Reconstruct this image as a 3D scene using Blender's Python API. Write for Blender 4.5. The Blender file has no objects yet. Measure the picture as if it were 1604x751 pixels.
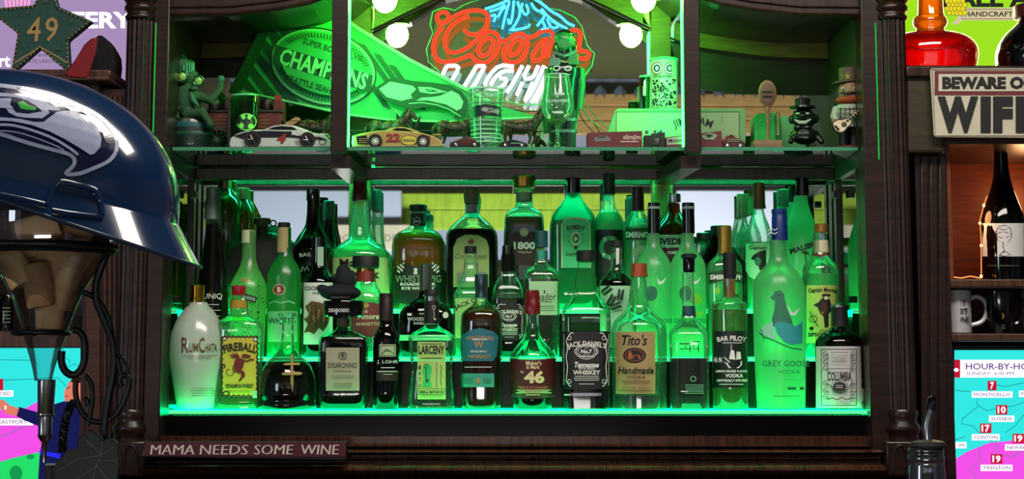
import bpy, bmesh, math, random
from mathutils import Vector, Matrix
from mathutils.bvhtree import BVHTree
from mathutils.geometry import tessellate_polygon
random.seed(7)
C = bpy.context.scene.collection
SC = bpy.context.scene
# ---------------- camera ----------------
PITCH = math.radians(8); F = 2970.0; CX = 802.0; HORIZON = 590.0
CY = HORIZON - F*math.tan(PITCH)
CAM = Vector((0, -3, 1.45))
cd = bpy.data.cameras.new('camera'); cam = bpy.data.objects.new('camera', cd); C.objects.link(cam)
cam.location = CAM; cam.rotation_euler = (math.pi/2+PITCH, 0, 0)
cd.sensor_width = 36; cd.lens = 36*F/1604; cd.shift_y = -(375.5-CY)/1604; cd.clip_start = .05
SC.camera = cam
# ---------------- world and exposure ----------------
w = bpy.data.worlds.new('world'); SC.world = w; w.use_nodes = True
w.node_tree.nodes['Background'].inputs[0].default_value = (.5, .5, .6, 1)
w.node_tree.nodes['Background'].inputs[1].default_value = .05
SC.view_settings.view_transform = 'Standard'; SC.view_settings.look = 'None'
SC.view_settings.exposure = 0.22; SC.view_settings.gamma = 1; SC.view_settings.use_curve_mapping = False
SC.cycles.use_denoising = True
SC.cycles.max_bounces = 10; SC.cycles.transparent_max_bounces = 40
SC.cycles.diffuse_bounces = 4; SC.cycles.glossy_bounces = 6; SC.cycles.transmission_bounces = 8
SC.cycles.caustics_reflective = False; SC.cycles.caustics_refractive = False
SC.cycles.sample_clamp_indirect = 4
def lamp(name, kind, loc, col, power, size=.1, size_y=None, rot=(0, 0, 0), spread=None):
    l = bpy.data.lights.new(name, kind); l.color = col; l.energy = power
    if kind == 'AREA':
        l.size = size
        if size_y: l.shape = 'RECTANGLE'; l.size_y = size_y
        if spread: l.spread = spread
    elif kind == 'POINT': l.shadow_soft_size = size
    o = bpy.data.objects.new(name, l); C.objects.link(o); o.location = loc; o.rotation_euler = rot
    return o
R = math.radians
GREEN = (.0, 1, .16)
# room lamps: soft ceiling light over the bar, plus added fills for the front and the rear wall
lamp('ceiling_lamp', 'AREA', (.3, -1.25, 2.75), (1, .9, .8), 32, 1.6, .4, (R(14), 0, 0))
lamp('window_light', 'AREA', (-2.6, -3.2, 1.9), (.75, .85, 1), 9, .6, .6, (R(80), 0, R(-42)))
lamp('front_fill', 'AREA', (-.2, -3.7, 1.04), (1, .94, .88), 9, 1.2, .2, (R(97), 0, 0))  # fill added behind the camera to lift labels and corks
lamp('rear_wall_fill', 'AREA', (0, -3.7, .6), (.92, .93, 1), 120, 3.2, .3, (R(-125), 0, 0))  # added low fill that brightens the rear wall seen in the mirror
# ---------------- projection helpers: a pixel at a depth Y -> a point ----------------
fw = Vector((0, math.cos(PITCH), math.sin(PITCH))); up = Vector((0, -math.sin(PITCH), math.cos(PITCH)))
def at(x, y, Y=0.):
    d = fw + Vector((1, 0, 0))*((x-CX)/F) + up*((CY-y)/F)
    return CAM + d*((Y-CAM.y)/d.y)
def sc(y, Y):                      # metres per pixel at depth Y
    return (at(CX+50, y, Y).x)/50
def ypx(z, Y):                     # pixel row of height z at depth Y
    d = Vector((0, Y, z))-CAM
    return CY - F*d.dot(up)/d.dot(fw)
# ---------------- materials ----------------
def lin(h):
    if isinstance(h, tuple): return (*h[:3], 1)
    h = h.lstrip('#'); v = [int(h[i:i+2], 16)/255 for i in (0, 2, 4)]
    return tuple(c/12.92 if c < .04045 else ((c+.055)/1.055)**2.4 for c in v)+(1,)
M = {}
def mat(name, col='#808080', rough=.5, metal=0, spec=.5, emis=0, noise=0, nscale=20, bump=0, coat=0):
    if name in M: return M[name]
    m = bpy.data.materials.new(name); m.use_nodes = True; M[name] = m
    b = m.node_tree.nodes['Principled BSDF']; c = lin(col)
    b.inputs['Base Color'].default_value = c; b.inputs['Roughness'].default_value = rough
    b.inputs['Metallic'].default_value = metal; b.inputs['Specular IOR Level'].default_value = spec
    b.inputs['Coat Weight'].default_value = coat
    if emis:
        b.inputs['Emission Color'].default_value = c; b.inputs['Emission Strength'].default_value = emis
    if noise or bump:
        N = m.node_tree.nodes; L = m.node_tree.links
        tc = N.new('ShaderNodeTexCoord'); n = N.new('ShaderNodeTexNoise'); n.inputs['Scale'].default_value = nscale
        n.inputs['Detail'].default_value = 4
        L.new(tc.outputs['Object'], n.inputs['Vector'])
        if noise:
            r = N.new('ShaderNodeMixRGB'); r.inputs[1].default_value = tuple(v*(1-noise) for v in c[:3])+(1,)
            r.inputs[2].default_value = tuple(min(1, v*(1+noise)) for v in c[:3])+(1,)
            L.new(n.outputs['Fac'], r.inputs[0]); L.new(r.outputs[0], b.inputs['Base Color'])
        if bump:
            bp = N.new('ShaderNodeBump'); bp.inputs['Strength'].default_value = bump; bp.inputs['Distance'].default_value = .002
            L.new(n.outputs['Fac'], bp.inputs['Height']); L.new(bp.outputs[0], b.inputs['Normal'])
    return m
def wood(name, c1, c2, rough=.35, stretch=(3, 3, 30), scale=6):
    if name in M: return M[name]
    m = bpy.data.materials.new(name); m.use_nodes = True; M[name] = m
    N = m.node_tree.nodes; L = m.node_tree.links; b = N['Principled BSDF']
    tc = N.new('ShaderNodeTexCoord'); mp = N.new('ShaderNodeMapping'); mp.inputs['Scale'].default_value = stretch
    n = N.new('ShaderNodeTexNoise'); n.inputs['Scale'].default_value = scale; n.inputs['Detail'].default_value = 6
    n.inputs['Distortion'].default_value = .6
    r = N.new('ShaderNodeValToRGB'); r.color_ramp.elements[0].color = lin(c1); r.color_ramp.elements[1].color = lin(c2)
    r.color_ramp.elements[0].position = .3; r.color_ramp.elements[1].position = .7
    L.new(tc.outputs['Object'], mp.inputs[0]); L.new(mp.outputs[0], n.inputs['Vector']); L.new(n.outputs['Fac'], r.inputs[0])
    L.new(r.outputs[0], b.inputs['Base Color']); b.inputs['Roughness'].default_value = rough
    bp = N.new('ShaderNodeBump'); bp.inputs['Strength'].default_value = .15; bp.inputs['Distance'].default_value = .001
    L.new(n.outputs['Fac'], bp.inputs['Height']); L.new(bp.outputs[0], b.inputs['Normal'])
    return m
def emit(name, col, s=1):
    if name in M: return M[name]
    m = bpy.data.materials.new(name); m.use_nodes = True; M[name] = m
    N = m.node_tree.nodes; N.remove(N['Principled BSDF']); e = N.new('ShaderNodeEmission')
    e.inputs[0].default_value = lin(col); e.inputs[1].default_value = s
    m.node_tree.links.new(e.outputs[0], N['Material Output'].inputs[0]); return m
def glass(name, tint='#ffffff', clear=.8, milk=.15, milkcol=None, rough=.03, gl=.12, edge=.25, dfs=.10, rim='#1c5038'):
    """thin-walled glass or liquid: see-through + milky translucent share + gloss that grows to the rim"""
    if name in M: return M[name]
    m = bpy.data.materials.new(name); m.use_nodes = True; M[name] = m
    N = m.node_tree.nodes; L = m.node_tree.links; N.remove(N['Principled BSDF'])
    tr = N.new('ShaderNodeBsdfTransparent'); tr.inputs[0].default_value = lin(tint)
    lw = N.new('ShaderNodeLayerWeight'); lw.inputs[0].default_value = .35
    pw = N.new('ShaderNodeMath'); pw.operation = 'POWER'; L.new(lw.outputs['Facing'], pw.inputs[0]); pw.inputs[1].default_value = 2.5
    mc = N.new('ShaderNodeMixRGB'); L.new(pw.outputs[0], mc.inputs[0]); mc.inputs[1].default_value = lin(tint); mc.inputs[2].default_value = lin(rim)
    L.new(mc.outputs[0], tr.inputs[0])
    tl = N.new('ShaderNodeBsdfTranslucent'); tl.inputs[0].default_value = lin(milkcol or tint)
    df = N.new('ShaderNodeBsdfDiffuse'); df.inputs[0].default_value = lin(milkcol or tint)
    gs = N.new('ShaderNodeBsdfGlossy'); gs.inputs['Roughness'].default_value = rough
    td = N.new('ShaderNodeMixShader'); td.inputs[0].default_value = dfs
    L.new(tl.outputs[0], td.inputs[1]); L.new(df.outputs[0], td.inputs[2])
    mx = N.new('ShaderNodeMixShader')
    f = N.new('ShaderNodeMath'); f.operation = 'MULTIPLY_ADD'; L.new(lw.outputs['Facing'], f.inputs[0])
    f.inputs[1].default_value = edge*(1-milk/(clear+milk)); f.inputs[2].default_value = milk/(clear+milk); f.use_clamp = True
    L.new(f.outputs[0], mx.inputs[0]); L.new(tr.outputs[0], mx.inputs[1]); L.new(td.outputs[0], mx.inputs[2])
    g2 = N.new('ShaderNodeMath'); g2.operation = 'MULTIPLY_ADD'; L.new(lw.outputs['Fresnel'], g2.inputs[0])
    g2.inputs[1].default_value = .8; g2.inputs[2].default_value = gl*.3; g2.use_clamp = True
    m2 = N.new('ShaderNodeMixShader'); L.new(g2.outputs[0], m2.inputs[0]); L.new(mx.outputs[0], m2.inputs[1]); L.new(gs.outputs[0], m2.inputs[2])
    L.new(m2.outputs[0], N['Material Output'].inputs[0]); return m
# ---------------- objects ----------------
ORG = {}
def org(o): return ORG.get(o, Vector((0, 0, 0))) if o is not None else Vector((0, 0, 0))
def thing(name, label, cat, loc=(0, 0, 0), group=None):
    o = bpy.data.objects.new(name, None); C.objects.link(o); o.empty_display_size = .02
    o.location = loc; o['label'] = label; o['category'] = cat; ORG[o] = Vector(loc)
    if group: o['group'] = group
    return o
def tag(o, label, cat, group=None):
    o['label'] = label; o['category'] = cat
    if group: o['group'] = group
    return o
class MB:
    def __init__(s): s.v = []; s.f = []; s.mi = []; s.m = []
    def add(s, vs, fs, m):
        if m not in s.m: s.m.append(m)
        k = len(s.v); i = s.m.index(m); s.v += [tuple(v) for v in vs]
        for f in fs: s.f.append([a+k for a in f]); s.mi.append(i)
        return s
    def build(s, name, parent=None, smooth=True, label=None, bevel=0, kind=None, auto=40):
        if not s.v: return None
        o0 = org(parent)
        me = bpy.data.meshes.new(name)
        me.from_pydata([(a-o0.x, b-o0.y, c-o0.z) for a, b, c in s.v], [], s.f)
        for m in s.m: me.materials.append(m)
        me.polygons.foreach_set('material_index', s.mi)
        bm = bmesh.new(); bm.from_mesh(me); bmesh.ops.recalc_face_normals(bm, faces=bm.faces)
        if smooth:
            a = math.radians(auto)
            for fc in bm.faces: fc.smooth = True
            for e in bm.edges:
                if len(e.link_faces) == 2 and e.calc_face_angle(0) > a: e.smooth = False
        bm.to_mesh(me); bm.free()
        o = bpy.data.objects.new(name, me); C.objects.link(o)
        if parent is not None: o.parent = parent
        ORG[o] = o0
        if bevel:
            b = o.modifiers.new('bevel', 'BEVEL'); b.width = bevel; b.segments = 2; b.limit_method = 'ANGLE'
        if label: o['label'] = label
        if kind: o['kind'] = kind
        return o
    # world-space primitives
    def box(s, a, b, m):
        x0, y0, z0 = a; x1, y1, z1 = b
        vs = [(x0, y0, z0), (x1, y0, z0), (x1, y1, z0), (x0, y1, z0), (x0, y0, z1), (x1, y0, z1), (x1, y1, z1), (x0, y1, z1)]
        return s.add(vs, [(0, 1, 2, 3), (4, 5, 6, 7), (0, 1, 5, 4), (1, 2, 6, 5), (2, 3, 7, 6), (3, 0, 4, 7)], m)
    def tube(s, pts, r, m, seg=8, closed=False):
        """pts world Vectors; r number or list"""
        P = [Vector(p) for p in pts]; n = len(P); vs = []; fs = []
        nrm = None
        for i, p in enumerate(P):
            a = P[i-1] if (i > 0 or closed) else P[i]; b = P[(i+1) % n] if (i < n-1 or closed) else P[i]
            t = (b-a); t = t.normalized() if t.length > 1e-9 else Vector((0, 0, 1))
            if nrm is None:
                nrm = t.cross(Vector((0, 1, 0)));
                if nrm.length < .1: nrm = t.cross(Vector((1, 0, 0)))
            nrm = (nrm - t*nrm.dot(t)).normalized(); bn = t.cross(nrm)
            rr = r[i] if isinstance(r, (list, tuple)) else r
            for k in range(seg):
                a_ = 2*math.pi*k/seg; vs.append(p + (nrm*math.cos(a_)+bn*math.sin(a_))*rr)
        m_ = n if closed else n-1
        for i in range(m_):
            for k in range(seg):
                j = (i+1) % n; fs.append((i*seg+k, i*seg+(k+1) % seg, j*seg+(k+1) % seg, j*seg+k))
        if not closed: fs.append(tuple(range(seg))); fs.append(tuple(range((n-1)*seg, n*seg)))
        return s.add(vs, fs, m)
    def ellipsoid(s, c, r, m, seg=14, rings=9, rot=None):
        vs = []; fs = []
        c = Vector(c)
        for i in range(rings+1):
            a = math.pi*i/rings
            for k in range(seg):
                b = 2*math.pi*k/seg
                v = Vector((r[0]*math.sin(a)*math.cos(b), r[1]*math.sin(a)*math.sin(b), r[2]*math.cos(a)))
                if rot: v = rot @ v
                vs.append(c+v)
        for i in range(rings):
            for k in range(seg): fs.append((i*seg+k, i*seg+(k+1) % seg, (i+1)*seg+(k+1) % seg, (i+1)*seg+k))
        return s.add(vs, fs, m)
    # pixel-space primitives (pixel outline at depth Y, real thickness in metres)
    def ball(s, x, y, Y, rx, ry, m, rd=None, ang=0, seg=14, rings=9):
        k = sc(y, Y); rd = (rx*k if rd is None else rd)
        return s.ellipsoid(at(x, y, Y), (rx*k, rd, ry*k), m, seg, rings, Matrix.Rotation(math.radians(ang), 3, 'Y') if ang else None)
    def prism(s, pts, Y0, Y1, m):
        P = [at(x, y, Y0) for x, y in pts]; n = len(P); dy = Y1-Y0
        vs = P + [p+Vector((0, dy, 0)) for p in P]
        tri = tessellate_polygon([P]); fs = [tuple(t) for t in tri] + [tuple(n+i for i in t) for t in tri]
        fs += [(i, (i+1) % n, n+(i+1) % n, n+i) for i in range(n)]
        return s.add(vs, fs, m)
    def pbox(s, x0, y0, x1, y1, Y0, Y1, m): return s.prism([(x0, y0), (x1, y0), (x1, y1), (x0, y1)], Y0, Y1, m)
    def line(s, pts, rpx, m, Y=0, seg=8, closed=False):
        P = [at(p[0], p[1], p[2] if len(p) > 2 else Y) for p in pts]
        k = sc(pts[0][1], pts[0][2] if len(pts[0]) > 2 else Y)
        r = [q*k for q in rpx] if isinstance(rpx, (list, tuple)) else rpx*k
        return s.tube(P, r, m, seg, closed)
    def lathe(s, x, prof, Y, m, n=2, dr=1., seg=32, caps=True, smooth=0, zb=None, flute=0, fl=0):
        """prof [(y px, half width px)] top to bottom"""
        if smooth: prof = chaikin(prof, smooth)
        vs = []; fs = []; c = at(x, prof[-1][1 if False else 0], Y); Xc = at(x, (prof[0][0]+prof[-1][0])/2, Y).x
        for i, (y, hw) in enumerate(prof):
            z = at(x, y, Y).z; k = sc(y, Y)
            if zb is not None and i == len(prof)-1: z = zb
            for q in range(seg):
                a = 2*math.pi*q/seg; ca, sa = math.cos(a), math.sin(a)
                px = math.copysign(abs(ca)**(2/n), ca); py = math.copysign(abs(sa)**(2/n), sa)
                h = hw*(1-fl*(.5+.5*math.cos(a*flute))) if flute else hw
                vs.append((Xc+h*k*px, Y+h*k*dr*py, z))
        for i in range(len(prof)-1):
            for q in range(seg): fs.append((i*seg+q, i*seg+(q+1) % seg, (i+1)*seg+(q+1) % seg, (i+1)*seg+q))
        if caps: fs.append(tuple(range(seg))); e = (len(prof)-1)*seg; fs.append(tuple(range(e, e+seg)))
        return s.add(vs, fs, m)
def chaikin(p, it=1):
    for _ in range(it):
        q = [p[0]]
        for a, b in zip(p, p[1:]):
            q += [tuple(u*.75+v*.25 for u, v in zip(a, b)), tuple(u*.25+v*.75 for u, v in zip(a, b))]
        q.append(p[-1]); p = q
    return p
# ---------------- print: flat art in pixel coordinates laid on a surface ----------------
_tc = {}
def text_mesh(st, shear=0, bold=0):
    key = (st, shear, bold)
    if key not in _tc:
        cu = bpy.data.curves.new('t', 'FONT'); cu.body = st; cu.size = 1; cu.shear = shear; cu.offset = bold; cu.resolution_u = 2
        o = bpy.data.objects.new('t', cu); C.objects.link(o)
        dg = bpy.context.evaluated_depsgraph_get(); me = bpy.data.meshes.new_from_object(o.evaluated_get(dg))
        V = [(v.co.x, v.co.y) for v in me.vertices]; Fs = [tuple(p.vertices) for p in me.polygons]
        bpy.data.objects.remove(o); bpy.data.curves.remove(cu); bpy.data.meshes.remove(me)
        if V:
            x0 = min(v[0] for v in V); x1 = max(v[0] for v in V); y0 = min(v[1] for v in V); y1 = max(v[1] for v in V)
            V = [((v[0]-(x0+x1)/2)/(x1-x0), (v[1]-(y0+y1)/2)/(y1-y0)) for v in V]; asp = (x1-x0)/(y1-y0)
        else: asp = 1
        _tc[key] = (V, Fs, asp)
    return _tc[key]
class Art:
    def __init__(s): s.L = []; s.paper = []; s.k = 0
    def _add(s, V, Fs, m, paper=False):
        s.k += 1; (s.paper if paper else s.L).append((V, Fs, m, s.k)); return s
    def poly(s, pts, m, paper=False, cut=5):
        P = [Vector((x, y, 0)) for x, y in pts]
        bm = bmesh.new(); vs = [bm.verts.new(p) for p in P]
        for t in tessellate_polygon([P]):
            try: bm.faces.new([vs[i] for i in t])
            except ValueError: pass
        if cut:
            for _ in range(5):
                es = [e for e in bm.edges if e.calc_length() > cut]
                if not es or len(bm.faces) > 900: break
                bmesh.ops.subdivide_edges(bm, edges=es, cuts=1, use_grid_fill=False)
                bmesh.ops.triangulate(bm, faces=bm.faces[:])
        bm.verts.index_update()
        V = [(v.co.x, v.co.y) for v in bm.verts]; Fs = [tuple(v.index for v in f.verts) for f in bm.faces]; bm.free()
        return s._add(V, Fs, m, paper)
    def rect(s, x0, y0, x1, y1, m, paper=False, rot=0, nx=0):
        nx = nx or max(2, int(abs(x1-x0)/4)); ny = max(1, int(abs(y1-y0)/12))
        V = []; cx, cy = (x0+x1)/2, (y0+y1)/2; c, sn = math.cos(R(rot)), math.sin(R(rot))
        for j in range(ny+1):
            for i in range(nx+1):
                x = x0+(x1-x0)*i/nx-cx; y = y0+(y1-y0)*j/ny-cy; V.append((cx+x*c-y*sn, cy+x*sn+y*c))
        Fs = [(j*(nx+1)+i, j*(nx+1)+i+1, (j+1)*(nx+1)+i+1, (j+1)*(nx+1)+i) for j in range(ny) for i in range(nx)]
        return s._add(V, Fs, m, paper)
    def ell(s, x, y, rx, ry, m, paper=False, ang=0, n=24):
        c, sn = math.cos(R(ang)), math.sin(R(ang))
        V = [(x, y)]+[(x+rx*r*math.cos(t)*c-ry*r*math.sin(t)*sn, y+rx*r*math.cos(t)*sn+ry*r*math.sin(t)*c) for r in (.5, 1) for t in [2*math.pi*i/n for i in range(n)]]
        Fs = [(0, 1+i, 1+(i+1) % n) for i in range(n)]+[(1+i, 1+(i+1) % n, 1+n+(i+1) % n, 1+n+i) for i in range(n)]
        return s._add(V, Fs, m, paper)
    def ring(s, x, y, rx, ry, wd, m, ang=0, n=32, a0=0, a1=360):
        c, sn = math.cos(R(ang)), math.sin(R(ang)); P = []
        for i in range(n+1):
            t = R(a0+(a1-a0)*i/n); u, v = rx*math.cos(t), ry*math.sin(t); P.append((x+u*c-v*sn, y+u*sn+v*c))
        return s.stroke(P, wd, m)
    def stroke(s, pts, wd, m):
        V = []; n = len(pts)
        for i, (x, y) in enumerate(pts):
            a = pts[max(0, i-1)]; b = pts[min(n-1, i+1)]; dx, dy = b[0]-a[0], b[1]-a[1]; l = math.hypot(dx, dy) or 1
            w_ = wd[i] if isinstance(wd, (list, tuple)) else wd
            V += [(x-dy/l*w_/2, y+dx/l*w_/2), (x+dy/l*w_/2, y-dx/l*w_/2)]
        return s._add(V, [(2*i, 2*i+1, 2*i+3, 2*i+2) for i in range(n-1)], m)
    def frame(s, x0, y0, x1, y1, wd, m):
        for a in ((x0, y0, x1, y0+wd), (x0, y1-wd, x1, y1), (x0, y0, x0+wd, y1), (x1-wd, y0, x1, y1)): s.rect(*a, m)
        return s
    def text(s, st, x, y, h, m, w=None, shear=0, bold=.01, arc=0, rot=0):
        V, Fs, asp = text_mesh(st, shear, bold)
        if not V: return s
        w = w or asp*h; out = []; a = R(arc); c, sn = math.cos(R(rot)), math.sin(R(rot))
        for u, v in V:
            if arc:
                r = w/abs(a); t = u*abs(a); sg = 1 if arc > 0 else -1
                px = (r+sg*v*h)*math.sin(t); py = -sg*((r+sg*v*h)*math.cos(t)-r*math.cos(abs(a)/2*.6))
                px, py = px, py
            else: px, py = u*w, -v*h
            out.append((x+px*c-py*sn, y+px*sn+py*c))
        if h >= 9 and w/max(1, len(st)) > 6:
            bm = bmesh.new(); vs = [bm.verts.new((a_, b_, 0)) for a_, b_ in out]
            for f in Fs:
                try: bm.faces.new([vs[i] for i in f])
                except ValueError: pass
            for _ in range(4):
                es = [e for e in bm.edges if abs(e.verts[0].co.x-e.verts[1].co.x) > 4]
                if not es or len(bm.faces) > 2500: break
                bmesh.ops.subdivide_edges(bm, edges=es, cuts=1); bmesh.ops.triangulate(bm, faces=bm.faces[:])
            bm.verts.index_update(); out = [(v.co.x, v.co.y) for v in bm.verts]; Fs = [tuple(v.index for v in f.verts) for f in bm.faces]; bm.free()
        return s._add(out, Fs, m)
    def fine(s, x0, x1, y0, y1, n, m, th=.8):
        for i in range(n):
            y = y0+(y1-y0)*(i+.5)/n; k = random.uniform(0, .12)*(x1-x0); s.rect(x0+k, y-th/2, x1-k, y+th/2, m)
        return s
    def out(s, surf, parent, papername='label', printname='print', eps=.0004, step=.00012, plabel=None):
        def mk(items, ex=0):
            b = MB()
            for V, Fs, m, k in items:
                b.add([surf(x, y, eps+ex+step*k) for x, y in V], Fs, m)
            return b
        p = None
        P = []
        for it in s.paper:
            q = mk([it]).build(papername, parent, smooth=True, label=plabel); p = p or q
            xs = [v[0] for v in it[0]]; ys = [v[1] for v in it[0]]; P.append((q, min(xs)-3, min(ys)-3, max(xs)+3, max(ys)+3, []))
        rest = []
        for it in s.L:
            cx = sum(v[0] for v in it[0])/len(it[0]); cy = sum(v[1] for v in it[0])/len(it[0])
            for h in P[::-1]:
                if h[1] <= cx <= h[3] and h[2] <= cy <= h[4]: h[5].append(it); break
            else: rest.append(it)
        ex = .0004 if eps > .0005 else 0
        for h in P:
            if h[5]: mk(h[5], ex).build(printname, h[0], smooth=False)
        if rest: mk(rest, ex).build(printname, parent, smooth=False)
        return p
def flat(Y):
    return lambda x, y, e: at(x, y, Y-e)
def caster(objs):
    vs = []; fs = []
    for o in objs:
        k = len(vs); g = org(o); vs += [v.co+g for v in o.data.vertices]; fs += [[i+k for i in p.vertices] for p in o.data.polygons]
    bv = BVHTree.FromPolygons(vs, fs)
    def f(x, y, e):
        d = (at(x, y, 0)-CAM).normalized(); h = bv.ray_cast(CAM, d)
        if h[0] is None: h = bv.find_nearest(at(x, y, objs[0].matrix_world.translation.y))
        n = h[1] if h[1].dot(d) < 0 else -h[1]
        return h[0]+n*e
    return f

def cyl(xc, Y, r, dr=1., off=0.):
    """surface function of an upright round thing: follows the cylinder under each pixel"""
    Xc = at(xc, 300, Y).x
    def f(x, y, e):
        d = r*dr
        for _ in range(6):
            p = at(x, y, Y-d); u = min(.995, abs(p.x-Xc)/r); d = r*dr*math.sqrt(1-u*u)
        return at(x, y, Y-d-e-off)
    return f
# ---------------- shared materials ----------------
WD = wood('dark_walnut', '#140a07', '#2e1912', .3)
WDX = wood('dark_walnut_across', '#160b07', '#3a2016', .3, (30, 3, 3))
WIN = wood('cabinet_lining', '#5a4a1a', '#7c6626', .45)
BLACK = mat('black_gloss', '#050606', .12, coat=.4); MBLK = mat('black_matte', '#0b0c0d', .6)
WHITE = mat('white_print', '#e8e8e2', .5); CREAM = mat('cream_paper', '#d9d0ae', .55); INK = mat('black_ink', '#0d0c0a', .5)
GOLD = mat('gold_metal', '#b08a3c', .25, 1); SILV = mat('silver_metal', '#9fa3a5', .25, 1); GINK = mat('gold_ink', '#b59a5c', .4, .3)
PAPER = mat('white_paper', '#d8d8d4', .6); RED = mat('red_paint', '#a3151c', .4); MAROON = mat('maroon_paper', '#4e1218', .5)
CLEAR = glass('clear_glass', '#f4fff8', .85, .14, '#d8fae4'); CLEARD = glass('clear_glass_over_dark', '#f4fff8', .98, .015, '#c8f5da', edge=.08, gl=.02); VODKA = glass('clear_spirit', '#d8ffe6', .35, .65, '#c0f8d8')  # green tint in clear glass and spirit stands in for the riser's light
FROST = glass('frosted_glass', '#b0f8cc', .22, .78, '#b4f4d0', rough=.35, gl=.06)  # green light of the riser also put into the frosted tint
SHELFG = glass('shelf_glass', '#a8d8c0', .95, .03, '#60c890', gl=1.0, edge=.03)
DARKG = mat('dark_bottle_glass', '#030605', .05, spec=.5); DARKL = mat('dark_liquid', '#060203', .06, spec=.35)
AMBER = glass('amber_whiskey', '#f0a848', .5, .5, '#ff9c30', dfs=.45, rim='#6a3408'); DAMB = glass('deep_amber_whiskey', '#7a3c18', .5, .5, '#7c3c12', dfs=.4, rim='#2a1004')
PALEY = glass('pale_gold_spirit', '#e0d878', .5, .45, '#b8a834', rim='#3c3c10')
# ---------------- room ----------------
def struct(b, name, bevel=0, smooth=False):
    o = b.build(name, None, smooth, bevel=bevel); o['kind'] = 'structure'; return o
MIR_Y = .30; BACK = -5.3
def behind(x, y, Yw): # the point of the room behind the camera that the cabinet mirror shows at this pixel
    p = at(x, y, 2*MIR_Y-Yw); return Vector((p.x, Yw, p.z))
lilac = mat('lilac_wall_paint', '#8a7a9c', .8, noise=.08, nscale=4); greyw = mat('grey_lilac_wall_paint', '#8d8fa6', .8, noise=.06, nscale=2)
struct(MB().box((-3, .6, 0), (3, .7, 2.85), lilac), 'wall_front')
struct(MB().box((-3.1, BACK, 0), (-3, .6, 2.85), greyw), 'wall_left')
struct(MB().box((3, BACK, 0), (3.1, .6, 2.85), greyw), 'wall_right')
struct(MB().box((-3, BACK-.1, 0), (3, BACK, 2.85), greyw), 'wall_back')
struct(MB().box((-3, BACK, -.1), (3, .6, 0), wood('floor_boards', '#2c2019', '#4a3526', .4, (4, 30, 4))), 'floor')
struct(MB().box((-3, BACK, 2.85), (3, .6, 2.95), mat('dark_ceiling', '#45451f', .8)), 'ceiling')
lime = wood('green_lit_pine', '#86a428', '#a4c436', .6, (10, 3, 2)); pine = wood('pine_board', '#9a7440', '#c09a5c', .6, (2, 3, 25))  # lime colour stands in for green light on pale pine
for i, (y0, y1, m) in enumerate(((303, 328, lime), (329, 360, lime), (147, 166, pine), (167, 188, pine), (189, 210, pine))):
    a = behind(802, y0, BACK+.05); b = behind(802, y1, BACK+.05)
    struct(MB().box((-2.9, BACK+.001, b.z), (2.9, BACK+.05, a.z), m), 'trim_%d' % (i+1), bevel=.004)
pan = mat('grey_panel', '#b0b8c8', .7); pan2 = mat('pale_lilac_panel', '#e4e4f8', .7)
for i, (x0, x1) in enumerate(((300, 545), (575, 628), (1060, 1275))):
    a = behind(x0, 298, BACK+.1); b = behind(x1, 420, BACK+.1)
    o = MB().box((a.x, BACK+.06, b.z), (b.x, BACK+.1, a.z), pan if i < 2 else pan2).build('wall_panel', None, bevel=.006)
    tag(o, ['wide plain grey panel on the rear wall, mirrored at the left', 'narrow plain grey panel on the rear wall beside the wide one', 'plain grey panel on the rear wall, mirrored at the right'][i], 'panel')
a = behind(512, 352, BACK+.14); b = behind(662, 392, BACK+.14); cr = mat('cream_sign_paint', '#c8bea0', .6)
o = MB().box((a.x, BACK+.12, b.z), (b.x, BACK+.14, a.z), cr).build('cream_sign', None, bevel=.003)
tag(o, 'long cream sign on the rear wall seen reversed in the cabinet mirror', 'sign')
Ar = Art(); Ar.text('OC', 535, 373, 11, mat('grey_ink', '#7c786c')); Ar.text('DE', 612, 373, 11, mat('grey_ink'))
Ar.out(lambda x, y, e: behind(x, y, BACK+.14)+Vector((0, e, 0)), o)
# corrugated metal strip high on the rear wall
a = behind(300, 134, BACK+.2); b = behind(1350, 147, BACK+.2); vs = []; fs = []; n = 160
for i in range(n+1):
    x = a.x+(b.x-a.x)*i/n; d = .02*math.sin(i*1.3); vs += [(x, BACK+.05+d, a.z+d), (x, BACK+.05+d, b.z+d)]
fs = [(2*i, 2*i+1, 2*i+3, 2*i+2) for i in range(n)]
o = MB().add(vs, fs, mat('corrugated_steel', '#8fa0b0', .35, .8)).build('corrugated_sheet', None)
tag(o, 'corrugated steel strip high above the pine boards on the rear wall', 'metal sheet')
# ---------------- cabinet ----------------
Z = lambda y, Y=0.: at(802, y, Y).z
X = lambda x, y=300, Y=0.: at(x, y, Y).x
ZSH = Z(229)                                    # top of the glass shelf
ZT = [Z(643, .0), Z(560, .10), Z(485, .195)]      # the three steps of the lit riser
hutch = thing('back_bar_cabinet', 'dark walnut back bar cabinet with fluted columns, arched top, mirror and glass shelf', 'cabinet', (0, 0, Z(755)))
XL, XR = X(262, 400), X(1352, 400); zb = Z(683); zt = 2.22
# arched front rail
def arch(x): # lower edge of the arch in px
    u = abs(x-805)
    for (u0, y0), (u1, y1) in zip(AP, AP[1:]):
        if u0 <= u <= u1: t = (u-u0)/(u1-u0); t = t*t*(3-2*t)*.35+t*.65; return y0+(y1-y0)*t
    return AP[-1][1]
AP = [(0, -150), (120, -118), (200, -70), (285, -6), (325, 9), (382, 18), (450, 25), (560, 26)]
xs = [244+i*(1368-244)/70 for i in range(71)]
pts = [(x, arch(x)) for x in xs]
b = MB().prism(pts+[(1368, -190), (244, -190)], -.02, .02, WDX); b.build('arch_rail', hutch, smooth=False, bevel=.002)
MB().line([(x, y-4, -.02) for x, y in pts], 2.4, WDX).build('arch_moulding', hutch)
MB().line([(x, y-15, -.022) for x, y in pts], 1.6, WDX).build('arch_moulding', hutch)
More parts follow.
